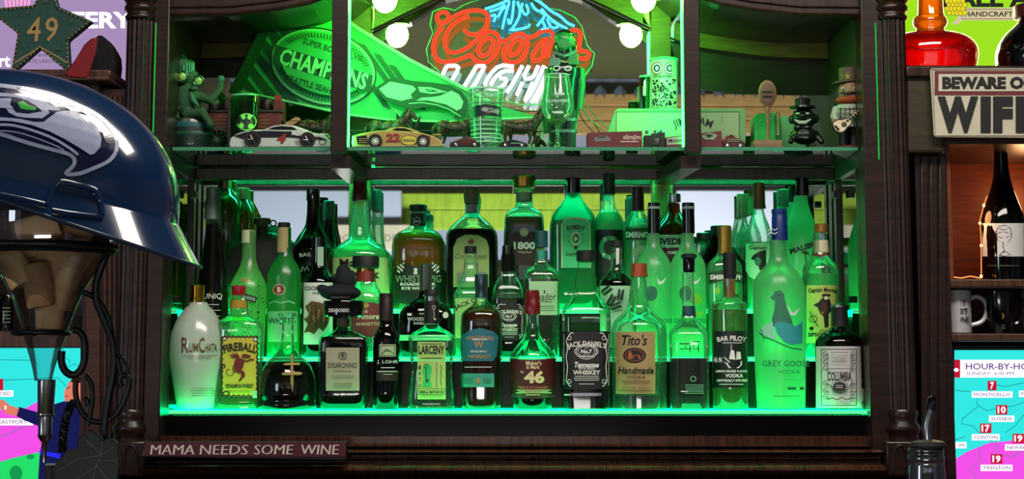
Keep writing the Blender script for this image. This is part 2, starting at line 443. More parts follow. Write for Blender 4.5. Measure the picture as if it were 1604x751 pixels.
# roof following the arch, from the rail back to the mirror, in separate boards
for k in range(14):
    i0 = k*5; vs = []; q = pts[i0:i0+6]
    for x, y in q:
        p = at(x, y-6, 0); vs += [(p.x, .021, p.z), (p.x, .325, p.z), (p.x, .021, p.z+.012), (p.x, .325, p.z+.012)]
    fs = []
    for j in range(len(q)-1): fs += [(4*j, 4*j+1, 4*j+5, 4*j+4), (4*j+2, 4*j+3, 4*j+7, 4*j+6)]
    e = 4*(len(q)-1); fs += [(0, 1, 3, 2), (e, e+1, e+3, e+2)]
    MB().add(vs, fs, WIN if 3 < k < 10 else WD).build('roof_board', hutch, smooth=False)  # bay boards take dark walnut to paint in their shade
b = MB().box((X(200, 0), -.05, Z(-190)), (X(1412, 0), .34, Z(-205)), WDX); b.build('top_panel', hutch, bevel=.003)
# mirror, stiles and back
mir = mat('mirror_silver', '#e6eee8', .015, 1)
MB().box((XL-.04, MIR_Y, zb), (XR+.04, MIR_Y+.006, Z(-150)), mir).build('mirror', hutch, smooth=False)
MB().box((XL-.08, MIR_Y+.008, zb), (XR+.08, MIR_Y+.02, Z(-190)), WD).build('back_panel', hutch, smooth=False)
def barch(x):
    u = abs(x-803); Q = [(0, -34), (60, -24), (110, -6), (151, 13), (200, 37), (243, 58), (270, 69), (300, 77), (400, 90), (560, 96)]
    for (u0, y0), (u1, y1) in zip(Q, Q[1:]):
        if u0 <= u <= u1: return y0+(y1-y0)*(u-u0)/(u1-u0)
    return 96
ba = [(300+i*(1310-300)/60, barch(300+i*(1310-300)/60)) for i in range(61)]
for lo, hi in ((300, 549), (580, 1022), (1055, 1310)):
    seg_ = [(x, y) for x, y in ba if lo <= x <= hi]
    MB().prism(seg_+[(seg_[-1][0], -160), (seg_[0][0], -160)], .287, .297, WIN).build('arched_back_board', hutch, smooth=False)
for P_ in ([(300, 122), (549, 118), (549, 60), (300, 60)], [(1056, 128), (1090, 139), (1150, 147), (1236, 149), (1310, 149), (1310, 60), (1056, 50)]):
    MB().prism(P_, .2975, .2995, wood('shaded_lining_wood', '#1c1a0c', '#2e2a12', .5)).build('arch_reflection_board', hutch, smooth=False)  # dark boards stand in for the arch's reflection at the mirror top
MB().line([(x, y, .286) for x, y in ba], 1.5, WD).build('arch_bead', hutch)
for x in (563, 1038):
    xx = X(x, 300, .28); k = .0175
    MB().box((xx-k, .278, zb+.05), (xx+k, .297, Z(-60)), WIN).build('rear_stile', hutch, bevel=.0015)
zr = ypx
MB().box((XL, .247, Z(282, .25)), (XR, .258, Z(263, .25)), WDX).build('rear_rail', hutch, bevel=.002)
for x0, x1 in ((520, 545), (1071, 1096)):
    MB().box((X(x0, 120), -.012, Z(241)), (X(x1, 120), .012, 2.35), WD).build('post', hutch, bevel=.0015)
for x, x2 in ((532, 563), (1083, 1038)):
    p = X(x, 240); q = X(x2, 280, .28); h = .016
    vs = [(p-h, 0.013, Z(243)), (p+h, 0.013, Z(243)), (q+h, .272, Z(243)), (q-h, .272, Z(243))]; t = .02
    MB().add([Vector(v)+Vector((0, 0, dz)) for dz in (0, -t) for v in vs], [(0, 1, 2, 3), (4, 5, 6, 7), (0, 1, 5, 4), (1, 2, 6, 5), (2, 3, 7, 6), (3, 0, 4, 7)], WD).build('shelf_arm', hutch, smooth=False)
# glass shelf panes
for x0, x1 in ((XL+.002, X(531, 229)), (X(533, 229), X(1082, 229)), (X(1084, 229), XR-.002)):
    MB().box((x0, .0125, ZSH-.006), (x1, .268, ZSH), SHELFG).build('glass_shelf', hutch, smooth=False)
    MB().box((x0, .011, ZSH-.006), (x1, .0125, ZSH-.0005), mat('glass_edge', '#3f8f68', .15)).build('shelf_edge', hutch, smooth=False)
# side stiles, side frames with glass, columns
for sgn, xa, xb in ((-1, 236, 262), (1, 1352, 1384)):
    ya = X(xa, 400); yb = X(xb, 400); lo, hi = min(ya, yb), max(ya, yb)
    MB().box((lo, -.03, zb-.03), (hi, .02, zt+.1), WD).build('front_stile', hutch, bevel=.002)
    inn = XL if sgn < 0 else XR
    for y0, y1 in ((.02, .05), (.24, .262), (.285, .30)):
        MB().box((min(inn, inn+sgn*.018), y0, zb), (max(inn, inn+sgn*.018), y1, ZSH-.03), WD).build('side_stile', hutch, bevel=.001)
    MB().box((min(inn, inn+sgn*.018), .02, ZSH-.03), (max(inn, inn+sgn*.018), .3, zt), WD if sgn < 0 else wood('shaded_lining_wood', '#1c1a0c', '#2e2a12', .5)).build('side_panel', hutch, smooth=False)  # panel colours darkened to stand for unlit lining
    MB().box((min(inn+sgn*.006, inn+sgn*.01), .05, zb+.02), (max(inn+sgn*.006, inn+sgn*.01), .3, ZSH-.03), SHELFG).build('side_glass', hutch, smooth=False)
    for zz in (Z(305, .2), Z(470, .2)):
        MB().box((min(inn, inn-sgn*.012), .19, zz-.006), (max(inn, inn-sgn*.012), .21, zz+.006), mat('hinge_metal', '#3a3c38', .35, .8)).build('hinge', hutch, bevel=.001)
    xc = 213 if sgn < 0 else 1404
    yc = -.02
    cxw = X(xc, 330, yc); cb = MB(); seg = 96; vs = []; rr = .0225; z0, z1 = Z(648, yc), Z(30, yc)
    for z in (z0, z1):
        for q in range(seg):
            a = 2*math.pi*q/seg; fl = max(0, math.sin(a*16/2)**2-.12); r = rr*(1-.14*fl); vs.append((cxw+r*math.cos(a), yc+r*math.sin(a), z))
    cb.add(vs, [(q, (q+1) % seg, seg+(q+1) % seg, seg+q) for q in range(seg)], WD)
    col = cb.build('column', hutch, auto=60)
    def ringy(name, prof):
        b = MB(); vs = []; s_ = 40
        for z, r in prof:
            for q in range(s_): a = 2*math.pi*q/s_; vs.append((cxw+r*math.cos(a), yc+r*math.sin(a), z))
        n_ = len(prof); fs = [(i*s_+q, i*s_+(q+1) % s_, (i+1)*s_+(q+1) % s_, (i+1)*s_+q) for i in range(n_-1) for q in range(s_)]
        fs += [tuple(range(s_)), tuple(range((n_-1)*s_, n_*s_))]
        b.add(vs, fs, WD).build(name, col, auto=60)
    ringy('capital', [(Z(34, yc), .022), (Z(31, yc), .025), (Z(27, yc), .026), (Z(24, yc), .023), (Z(20, yc), .023), (Z(17, yc), .027), (Z(12, yc), .027), (Z(8, yc), .024), (Z(0, yc), .029), (Z(-20, yc), .033), (Z(-60, yc), .033)])
    ringy('column_base', [(Z(642, yc), .0235), (Z(648, yc), .0265), (Z(655, yc), .024), (Z(661, yc), .024), (Z(668, yc), .029), (Z(675, yc), .029), (Z(680, yc), .026), (Z(690, yc), .026)])
    MB().box((cxw-.034, -.056, Z(745)), (cxw+.034, .03, Z(689)), WD).build('plinth_block', hutch, bevel=.004)
    MB().line([(xc+(6 if sgn > 0 else -8)+12*math.cos(t), 742-44*math.sin(t)**.8 if math.sin(t) > 0 else 742, -.058) for t in [math.pi*i/14 for i in range(15)]], 1.6, WD).build('plinth_arch', hutch)
    MB().box((min(cxw, inn+sgn*.012), -.01, zb-.03), (max(cxw+sgn*.02, inn+sgn*.02), .34, zt), WD).build('outer_side', hutch, smooth=False)
# floor of the display, dark glass strip below it, then the mouldings
MB().box((XL, .0, Z(684)), (XR, .3, Z(684)+.004), WD).build('display_floor', hutch, smooth=False)
MB().box((XL-.002, -.004, Z(684)), (XR+.002, -.001, Z(651)), mat('smoked_glass', '#040606', .12, spec=.15)).build('smoked_glass_strip', hutch, smooth=False)
prof = [(-.006, 683), (-.012, 684), (-.012, 696), (-.02, 698), (-.03, 700), (-.02, 703), (-.036, 706), (-.042, 709), (-.036, 712), (-.03, 714), (-.03, 716), (-.038, 719), (-.03, 722), (-.03, 726), (-.045, 727), (-.062, 731), (-.066, 737), (-.062, 743), (-.05, 748), (-.03, 750), (-.03, 756), (-.07, 762), (-.07, 790)]
x0, x1 = X(235, 700), X(1376, 700)
vs = [(x, y, Z(q, y)) for y, q in prof for x in (x0, x1)]
MB().add(vs, [(2*i, 2*i+1, 2*i+3, 2*i+2) for i in range(len(prof)-1)], wood('walnut_moulding', '#1c0e09', '#4a2a1a', .22, (30, 3, 3))).build('base_moulding', hutch, auto=50)
x0, x1 = X(150, 740), X(1450, 740)
vs = [(x, y, Z(q, y)) for y, q in prof[13:] for x in (x0, x1)]
base = MB().box((x0, -.02, 0), (x1, .34, Z(752)), WD); base.build('lower_cabinet', hutch, smooth=False)
# lamps of the cabinet: two globe bulbs on dishes under the roof, thin light strips behind the posts
GB = emit('green_bulb', (.18, 1, .06), 95); LED = emit('green_led', (.04, 1, .1), 9)
for i, x in enumerate((603, 1008)):
    p = at(x, -2, .13); t = thing('globe_bulb', 'glowing green globe bulb on a dish under the arched roof, '+('left' if i == 0 else 'right')+' of the neon', 'light bulb', (p.x, p.y, p.z+.05), 'globe bulbs under the arch')
    MB().ellipsoid(p, (.021, .021, .024), GB, 20, 12).build('globe', t)
    MB().lathe(x, [(-60, 8), (-36, 8), (-30, 10), (-22, 26), (-18, 27), (-17, 10), (-14, 8)], .13, SILV).build('socket_dish', t)
MB().box((-3, BACK, 0), (3, BACK+.03, behind(802, 415, BACK+.03).z), WDX).build('trim_9', None)['kind'] = 'structure'  # dark board added so flat bottle faces reflect less bright wall
strips = []
for i, (x, y0, y1, Y) in enumerate(((547, -60, 236, .018), (1068.5, -60, 236, .018), (1017, 50, 225, .285), (264, 28, 226, .026), (1349.5, 28, 226, .026))):
    p = at(x, y0, Y); q = at(x, y1, Y)
    xx = X(x, 120, Y); o = MB().box((xx-.0014, Y-.002, q.z), (xx+.0014, Y+.002, p.z), LED if i < 3 else emit('dim_green_led', (.05, 1, .2), .6)).build('led_strip', None, smooth=False)
    tag(o, ['thin glowing green strip behind the left front post', 'thin glowing green strip behind the right front post', 'thin glowing green strip beside the right rear stile', 'dim green strip inside the left front stile', 'dim green strip inside the right front stile'][i], 'light strip')
zr_ = Z(282, .25); o = MB().box((XL+.03, .261, zr_+.013), (XR-.03, .268, zr_+.016), emit('fill_strip_green', (.02, 1, .14), 9)).build('led_strip', None, smooth=False)
tag(o, 'long added green fill strip hidden behind the rear shelf rail above the bottles', 'light strip')
lamp('rail_fill', 'AREA', (0, .264, zr_+.0125), (.01, 1, .42), 2.4, 1.02, .006, (0, 0, 0), R(120))  # strip and lamp added so the bottles glow up to the neck
MB().box((XL+.03, .259, zr_+.0165), (XR-.03, .297, zr_+.0185), WD).build('fill_strip_cover', hutch, smooth=False)  # cover added to keep the fill strip out of the shelf's reflection
for i, x in enumerate((244.5, 1371)):
    p = at(x, 36, -.031); q = at(x, 250, -.031); o = MB().box((p.x-.0007, -.033, q.z), (p.x+.0007, -.0305, p.z), emit('flute_glint_green', (.03, 1, .12), .45)).build('led_strip', None, smooth=False)
    tag(o, 'added thin green glow line standing in for glints on the '+('left' if i == 0 else 'right')+' fluted column', 'light strip')  # glow lines added to imitate green reflections in the flutes
for x, rz in ((548, -60), (1067, 60)):
    lamp('strip_light', 'AREA', (X(x, 120, .03), .03, Z(110, .03)), (.01, 1, .22), .7, .01, .25, (R(90), 0, R(rz)), None)
# ---------------- lit bottle riser ----------------
ris = thing('bottle_riser', 'three step acrylic bottle riser glowing green along its tops', 'display stand', (0, .1, Z(684)+.004))
GL = emit('green_acrylic', (.0, 1, .22), 8); RX0, RX1 = X(264, 640), X(1367, 643)
ys = [.002, .100, .195, .292]
GE = emit('green_acrylic_edge', (.12, 1, .34), .9)
for k in range(3):
    a, c = (RX0, RX1) if k == 0 else (XL+.004, XR-.004); z0 = ris.location.z if k == 0 else ZT[k-1]
    MB().box((a, ys[k], ZT[k]-.006), (c, ys[k+1]-.001, ZT[k]), GL).build('lit_step', ris, smooth=False)
    MB().box((a, ys[k]-.0015, ZT[k]-.006), (c, ys[k], ZT[k]-.0005), GE).build('step_edge', ris, smooth=False)
    if k: MB().box((a, ys[k], ZT[k-1]+.001), (c, ys[k]+.004, ZT[k]-.0065), BLACK).build('riser_face', ris, smooth=False)
# ---------------- bottles ----------------
ROWY = [.048, .146, .242]
def bottle(label, x, row, prof, cap=None, capm=None, body=None, liq=None, n=2., dr=1., art=None, Y=None, name='liquor_bottle', group=None, sm=1, extra=None, neck=None, capname='cap', cap_art=None, seg=36):
    Y = ROWY[row] if Y is None else Y; zt = ZT[row]+.0006
    yb = ypx(zt, Y); prof = [p for p in prof if p[0] < yb-1]+[(yb-2, prof[-1][1]*.985), (yb, prof[-1][1]*.93)]
    base = Vector((X(x, 500, Y), Y, zt)); pm = chaikin(prof, sm) if sm else prof
    # stand upright: keep every ring on the one vertical axis
    xc = at(x, (prof[0][0]+prof[-1][0])/2, Y).x; base.x = xc
    t = thing(name, label, 'bottle', base, group)
    m = MB(); m.lathe(x, pm, Y, body or (CLEARD if liq and liq[1] in (DARKL, AMBER, DAMB) else CLEAR), n, dr, seg, zb=zt); m.build('glass_body', t)
    if liq:
        ly, lm = liq; lp = [p for p in pm if p[0] > ly]
        def hw_at(y):
            for (a, ha), (b, hb) in zip(pm, pm[1:]):
                if a <= y <= b: return ha+(hb-ha)*(y-a)/max(1e-6, b-a)
            return pm[0][1] if y < pm[0][0] else pm[-1][1]
        lp = [(ly, hw_at(ly)*.9)]+[(y, h*.93) for y, h in lp[:-1]]
        MB().lathe(x, lp, Y, lm, n, dr, seg, zb=zt+.006).build('liquid', t)
    if cap: c = MB().lathe(x, cap, Y, capm or BLACK, 2, 1, 24); c.build(capname, t, auto=30)
    if neck:
        for nm, pr, mm in neck: MB().lathe(x, pr, Y, mm, 2, 1, 28, caps=False).build(nm, t, auto=30)
    if art:
        A = Art(); art(A)
        def surf(px, py, e, n=n, dr=dr):
            def H(y):
                for (a, ha), (b, hb) in zip(pm, pm[1:]):
                    if a <= y <= b: return ha+(hb-ha)*(y-a)/max(1e-6, b-a)
                return pm[0][1] if y < pm[0][0] else pm[-1][1]
            # silhouette mapping: find the front surface point seen at this pixel
            hd = 0.
            for _ in range(3):
                p = at(px, py, Y-hd); k = sc(py, Y); hw = H(ypx(p.z, Y))*k
                u = min(.997, abs(p.x-xc)/max(hw, 1e-6)); hd = hw*dr*(1-u**n)**(1/n)
            p = at(px, py, Y-hd-e); return p
        A.out(surf, t, eps=.0007)
    if extra: extra(t, Y)
    return t
BG = lambda nm, col, **k: mat(nm, col, .5, **k)
GINKM = mat('dark_green_ink', '#0c2818', .5)
# front row, left to right
def a_(A):
    br = mat('bronze_ink', '#6a5020', .4, .4)
    A.text('R', 290, 541, 24, br, 11); A.text('UM', 303, 545, 14, br, 15); A.text('C', 316, 541, 24, br, 9); A.text('HATA', 331, 545, 13, br, 18)
    A.rect(287, 557, 340, 557.7, br); A.fine(292, 332, 559, 563, 2, br, .6); A.fine(298, 338, 607, 622, 4, br, .8)
bottle('cream white bottle with gold cap at the left end of the front step', 309, 0, [(474, 14), (479, 15), (483, 21), (500, 33), (520, 41), (540, 43.5), (565, 43), (600, 37), (643, 30)],
       [(447, 10.5), (448, 11.5), (468, 11.5), (469, 12.5), (475, 12.5)], mat('polished_gold', '#c8962c', .15, 1), glass('white_milk_glass', '#eefff4', .02, .98, '#dfe4dc', rough=.2, gl=.15, dfs=.6), art=a_)
def a_(A):
    Y_ = mat('yellow_label', '#c9c23c', .55); A.rect(347, 527, 403.5, 622, Y_, True)
    brn = mat('burnt_brown', '#1c1208', .6); w = []
    for i in range(25): w.append((347+56*i/24, 528+1.6*math.sin(i*2.1)))
    for i in range(30): w.append((403+1.4*math.sin(i*2.4), 528+93*i/29))
    for i in range(25): w.append((403-56*i/24, 621+1.8*math.sin(i*1.9)))
    for i in range(30): w.append((347.5+1.4*math.sin(i*2.2), 621-93*i/29))
    A.stroke(w, 2.4, brn); A.ell(352, 531, 3, 2.6, PAPER); A.ell(400, 532, 3.2, 3, PAPER); A.ring(352, 531, 3, 2.6, 1, brn); A.ring(400, 532, 3.2, 3, 1, brn)
    A.ring(354, 617, 5, 3.4, 1.8, brn); A.ring(350, 574, 2.4, 3, 1.6, brn)
    A.text('FIREBALL', 376, 545, 13, brn, 54, arc=42, bold=.03); A.text('CINNAMON WHISKY', 375, 605, 6.5, brn, 45, bold=.04); A.fine(356, 394, 611, 616, 2, brn, .6)
    d = mat('devil_red', '#6e1410', .5)
    A.poly([(367, 566), (372, 561), (379, 562), (383, 566), (381, 575), (378, 580), (383, 583), (384, 590), (379, 594), (376, 598), (373, 597), (378, 590), (378, 586), (371, 584), (367, 578)], d, cut=0)
    A.ell(384, 558, 5.5, 3.2, d); A.poly([(386, 556), (393, 557), (392, 561), (386, 561)], d, cut=0); A.stroke([(381, 565), (388, 566), (394, 563), (398, 564)], 2.2, d)
    A.stroke([(368, 570), (365, 576), (366, 582), (370, 582)], 2, d); A.stroke([(368, 580), (364, 588), (358, 589), (354, 584), (356, 579), (360, 579)], 1.3, d)
    A.poly([(372, 562), (364, 560), (358, 555), (366, 557), (362, 552), (370, 556), (369, 551), (376, 560)], d, cut=0)
bottle('flask bottle with red cap and yellow label of a red devil', 374, 0, [(464, 11), (468, 11), (469, 12.5), (488, 13), (496, 18), (503, 33), (512, 38), (530, 39), (600, 37), (643, 37)],
       [(448, 10), (449, 11), (461, 11), (463, 10)], mat('red_cap', '#9c1620', .35), n=3, dr=.55, liq=(612, PALEY), art=lambda A: (a_(A)),
       neck=[('neck_band', [(471, 13.4), (483, 13.6)], mat('orange_band', '#b08a1c', .5))])
def x_(t, Y):
    g = mat('cross_gold', '#b39a5a', .3, .9); Yf = Y-.042
    b = MB(); b.prism([(455, 557), (457, 555), (459, 557), (459.5, 570), (459.5, 583), (460.5, 600), (458, 618), (454.5, 600), (455, 583)], Yf, Yf+.004, g)
    b.prism([(440, 586), (444, 583.5), (470, 583), (474, 585.5), (470, 588), (444, 588.5)], Yf-.001, Yf+.003, g); b.prism([(443, 571), (446, 569), (468, 568.5), (470, 570.5), (468, 572.5), (446, 573)], Yf-.001, Yf+.003, g)
    b.build('cross_emblem', t, bevel=.0005)
    MB().pbox(395.5, 612, 402.5, 624, Y-.02, Y-.019, mat('pale_tag', '#90b89a', .5)).build('tax_tag', t)
bottle('bell shaped cognac bottle with open neck and gold cross', 450, 0, [(493, 10), (501, 10), (503, 8.5), (530, 9.5), (545, 12), (558, 21), (570, 35), (585, 43), (600, 46), (622, 47), (628, 45), (634, 47.5), (643, 47)],
       liq=(571, DARKL), extra=x_, neck=[('glass_lip', [(490, 11), (491, 14), (496, 14.5), (498, 13)], CLEAR), ('glass_collar', [(502, 12.5), (505, 14), (509, 12)], CLEAR)])
def a_(A):
    A.rect(510.5, 545, 563, 612.5, mat('silver_paper', '#a09c84', .4, .3), True); A.text('DISARONNO', 536.5, 573, 8.5, INK, 45, bold=.01); A.text('ORIGINALE', 536, 582, 2.6, INK, 28)
    for s in (-1, 1): A.ring(536.5+s*2.5, 558, 3, 5.5, 1, GINKM); A.stroke([(536.5+s*4, 562), (536.5+s*6, 556)], .9, GINKM)
    A.ring(536.5, 556, 2.5, 2.5, 1, GINKM); A.fine(518, 556, 588, 594, 2, INK, .6); A.fine(521, 552, 600, 609, 3, INK, .6)
def x_(t, Y):
    A = Art(); A.text('DISARONNO', 531, 486.5, 6, PAPER, 32, bold=.02); A.out(flat(Y-.0335), t)
    nav = mat('navy_felt', '#0b141c', .85, bump=.3, nscale=300)
    b = MB(); b.ball(533, 459, Y, 33, 13, nav, .03); b.ball(508, 455, Y, 13, 8, nav, .016, ang=25); b.ball(541, 440, Y, 17, 17, nav, .019); b.ball(538, 426, Y, 12, 12, nav, .013); b.ball(526, 436, Y, 7, 6, nav, .008)
    h = b.build('felt_hat', t); r = h.modifiers.new('remesh', 'REMESH'); r.mode = 'VOXEL'; r.voxel_size = .0015; r.use_smooth_shade = True
    A = Art(); A.text('DISARONNO', 533, 465.5, 3, WHITE, 29, bold=.02); A.out(caster([h]), t, eps=.0008)
bottle('square almond liqueur bottle with silver label wearing a navy felt hat', 538, 0, [(499, 9), (512, 9.5), (520, 15), (526, 33), (531, 38), (560, 38.5), (590, 37.5), (625, 37), (636, 34), (643, 33)],
       [(472, 31), (474, 32), (495, 31.5), (497, 29)], BLACK, liq=(528, DARKL), n=6, dr=.62, art=a_, extra=x_, neck=[('neck_collar', [(500, 10), (511, 10.5)], mat('brown_collar', '#6e5238', .4))])
def a_(A):
    A.rect(589, 580, 624, 597, mat('wine_maroon', '#2b0f12', .5), True); A.rect(594, 540, 620, 559, mat('vignette_paper', '#a9b592', .6), True)
    A.frame(595.5, 541.5, 618.5, 557.5, .7, INK); A.poly([(597, 555), (602, 549), (607, 547), (613, 551), (618, 555)], mat('hill_grey', '#56604a', .6), cut=0)
    A.text('J. LOHR', 607, 568, 6.6, WHITE, 33, bold=.0); A.fine(594, 621, 575, 578, 1, WHITE, 1); A.fine(590, 623, 581, 584, 1, WHITE, .9); A.fine(600, 615, 586, 588, 1, WHITE, .6)
bottle('small dark red wine bottle with maroon foil beside the square bottle', 605, 0, [(461, 10), (505, 10), (512, 12), (524, 19), (534, 21), (643, 20.5)],
       [(460, 10), (461, 10.6), (470, 10.6), (471, 11), (503, 11)], mat('wine_foil', '#1c0a0b', .45), DARKG, art=a_, name='wine_bottle', capname='foil')
def a_(A):
    L = mat('lime_label', '#a9c06a', .55); A.rect(654, 536, 698, 564, L, True); A.rect(654, 565, 698, 626, L, True)
    A.text('LARCENY', 676, 548.5, 14, INK, 41, bold=.035); A.fine(657, 695, 538, 540, 1, INK, .8); A.fine(655, 697, 560, 563, 1, INK, 1)
    gb = mat('keyhole_green', '#1fb55e', .5); A.poly([(661, 607), (664, 590), (662, 584), (662, 577), (665, 571), (670, 570), (675, 573), (677, 579), (675, 586), (674, 592), (676, 607)], gb)
    A.ring(667, 574, 2.6, 3, 1.2, INK); A.stroke([(667.3, 577), (668, 600)], 1.2, INK); A.rect(668, 595, 671, 599, INK)
    for i, c in enumerate('1870'): A.text(c, 657.5, 576+9.5*i, 5.5, INK, 3)
    A.rect(683.5, 568, 684.3, 608, INK); A.stroke([(690, 572), (692, 578), (690, 584), (692, 590), (690, 596), (692, 604)], .9, INK)
    A.frame(655, 609, 697, 619, .7, INK); A.text('SMALL BATCH 92', 676, 614.5, 4.6, INK, 38, bold=.04); A.fine(656, 696, 619, 624, 2, INK, .6)
def x_(t, Y):
    A = Art(); kk = mat('silver_key', '#b7b9a8', .35, .6); A.ring(679.5, 482, 2.4, 2.8, 1, kk); A.stroke([(679.5, 484.5), (680, 502)], 1.1, kk); A.rect(680, 499, 683, 502, kk); A.out(flat(Y-.0135), t)
bottle('clear waisted bourbon bottle with lime label of a black key', 676, 0, [(507, 10), (513, 13), (519, 26), (526, 35), (532, 36.5), (545, 35), (570, 32.5), (600, 34), (625, 37), (643, 37)],
       [(454, 11.5), (455, 12), (464, 12), (465, 11)], MBLK, liq=(636, DAMB), n=3.2, dr=.6, art=a_, extra=x_, neck=[('cap_ring', [(465, 11), (472, 11)], SILV), ('neck_sleeve', [(472, 11.5), (507, 12.3)], MBLK)])
def a_(A):
    T = mat('teal_label', '#1e6a78', .5); A.poly([(723, 526), (735, 518), (752, 514), (772, 519), (781, 527), (778, 558), (772, 566), (724, 566), (722, 550)], T, True)
    A.rect(722, 585.5, 774, 607, mat('teal_strip', '#3a9484', .5), True); og = mat('copper_ink', '#a08458', .5)
    A.text('WESTWARD', 752, 530, 6.5, og, 44, arc=22, bold=.02); A.text('AMERICAN', 751, 532, 3, WHITE, 24); A.text('W', 750, 540, 11, og, 15, bold=.04); A.text('SINGLE MALT', 750, 551, 3, WHITE, 26)
    A.text('WHISKEY', 751, 559, 5.5, og, 38, arc=-14, bold=.03); A.rect(728, 575, 770, 576, WHITE); A.ell(749, 597, 3.4, 4.5, og); A.fine(756, 771, 592, 602, 3, GINKM, .7); A.fine(726, 742, 592, 602, 3, GINKM, .7)
bottle('amber whiskey bottle with teal six sided label and pewter stopper', 754, 0, [(466, 9), (471, 9.5), (478, 14), (488, 28), (494, 32), (520, 33), (600, 32), (618, 31), (643, 30.5)],
       [(430, 9.5), (431, 10.5), (450, 10.8), (452, 9.8), (467, 9.6)], mat('pewter', '#4a626a', .3, .8), liq=(482, DAMB), n=2.6, dr=.9, art=a_, capname='stopper')
def a_(A):
    A.poly([(798, 563), (836, 564), (871, 562), (869, 623), (836, 625), (801, 623)], MAROON, True); c = mat('cream_ink', '#e0cf9c', .5)
    A.text("Maker's", 836, 569, 7, c, 24, bold=.02); A.text('& Mark', 835, 575.5, 6, c, 21, bold=.02); A.text('46', 837, 591, 20, c, 32, bold=.05); A.text('No', 818, 583, 4, c, 5)
    A.text('FRENCH OAKED', 835, 607.5, 4.4, mat('copper_red_ink', '#b4644e', .5), 47, bold=.03); A.fine(807, 865, 610.5, 617, 3, c, 1); A.fine(822, 848, 618, 620, 1, c, 1)
bottle('bourbon bottle dipped in deep red wax with maroon label numbered 46', 834, 0, [(490, 10), (510, 11), (525, 12.5), (533, 17), (543, 26), (553, 33), (562, 36), (575, 36), (610, 34.5), (630, 31), (643, 30)],
       [(455, 9.5), (456, 11), (473, 11.5), (475, 12.5), (487, 12.8), (493, 12.4), (494, 11)], mat('red_wax', '#6e0f14', .25, coat=.5), liq=(622, DARKL), art=a_, capname='wax_cap')
def jd(x, y0, s, nm=True):
    def f(A):
        k = s; W = WHITE
        def u(a, b): return x+(a-918)*k, y0+(b-520)*k
        def rr(a, b, c, d, m, p=False): (x0, q0), (x1, q1) = u(a, b), u(c, d); A.rect(x0, q0, x1, q1, m, p)
        rr(880, 520, 955.5, 610, mat('black_label', '#0a0b0c', .45), True)
        P = [(894, 522), (944, 522), (948, 528), (951, 534), (949, 545), (951, 560), (949, 575), (951, 598), (946, 605), (892, 605), (887, 598), (889, 575), (887, 560), (889, 545), (887, 534), (890, 528), (894, 522)]
        A.stroke([u(*p) for p in P], 1.3*k, W)
        for sx in (1, -1):
            for cy, q in ((530, 1), (598, -1)): c = u(919+sx*27, cy); A.ring(c[0], c[1], 2.6*k, 3*k, .8*k, W)
        X0, Y0 = u(919, 542); A.text("JACK DANIEL'S", X0, Y0-1*k, 10.5*k, W, 61*k, arc=34, bold=.02)
        X0, Y0 = u(918.5, 551); A.ring(X0, Y0, 16*k, 12*k, 1*k, W); A.ring(X0, Y0, 13*k, 8.6*k, .8*k, W); A.ring(X0, Y0, 18.5*k, 9*k, .7*k, W)
        A.text('No.7', X0, Y0, 6.5*k, W, 17*k, bold=.04); A.text('OLD', X0, Y0-6*k, 2.2*k, W); A.text('BRAND', X0, Y0+6*k, 2.2*k, W)
        for st, yy, h, ww, sh in (('Tennessee', 572, 9, 38, .25), ('SOUR MASH', 578, 3, 26, 0), ('WHISKEY', 584, 7, 43, 0)):
            a, b = u(919, yy); A.text(st, a, b, h*k, W, ww*k, shear=sh, bold=.03 if st != 'SOUR MASH' else .01)
        for yy in (590, 593, 596): a, b = u(919, yy); A.fine(a-22*k, a+22*k, b-.6, b+.6, 1, W, .9*k)
        a, b = u(919, 602); A.fine(a-12*k, a+12*k, b-.6, b+.6, 1, W, .8*k)
        for sx in (883.5, 953.5):
            for i in range(26): a, b = u(sx, 525+i*3.1); A.rect(a-.6*k, b-.8*k, a+.6*k, b+.9*k, W, nx=1)
    return f
SQN = dict(n=5, dr=.95)
def a_(A):
    jd(918, 520, 1)(A); A.rect(893, 616, 942, 621, mat('silver_strip', '#8c9098', .3, .6)); A.rect(884, 618, 893, 620, WHITE)
bottle('big square whiskey bottle with black and white label and black cap', 918, 0, [(411, 12), (416, 13), (440, 16.5), (463, 20), (470, 26), (482, 35), (492, 38), (520, 38.5), (643, 37)],
       [(393, 14), (394, 15), (409, 15), (410, 13.5)], MBLK, liq=(520, DARKL), art=a_, **SQN)
def a_(A):
    k = mat('kraft_label', '#a5905e', .6); A.rect(964.5, 520, 1026.5, 617.5, k, True); br = mat('brown_ink', '#3c2410', .5)
    A.text("Tito's", 994, 533, 17, INK, 40, shear=.25, bold=.02); A.ell(994, 557, 18, 12, INK); A.ell(994, 557, 15.5, 9.6, mat('brick_brown', '#7c3a20', .6)); A.ell(994, 557, 13, 7.8, INK)
    og = mat('orange_ink', '#b45a34', .6); A.poly([(984, 562), (984, 555), (987, 549), (990, 555), (990, 563)], og, cut=0); A.poly([(991, 562), (991, 557), (1000, 556), (1003, 559), (1003, 562)], og, cut=0); A.rect(993, 558, 994.5, 562, INK); A.rect(998, 558, 999.5, 562, INK)
    A.text('Handmade', 996, 580.5, 11, INK, 56, shear=.25, bold=.015); A.text('VODKA', 996, 591, 5.4, br, 30, bold=0); A.fine(974, 1019, 596, 602, 3, br, .7); A.text('AUSTIN  TEXAS', 996, 608, 2.6, br, 44, bold=0); A.rect(968, 612, 1022, 613, br)
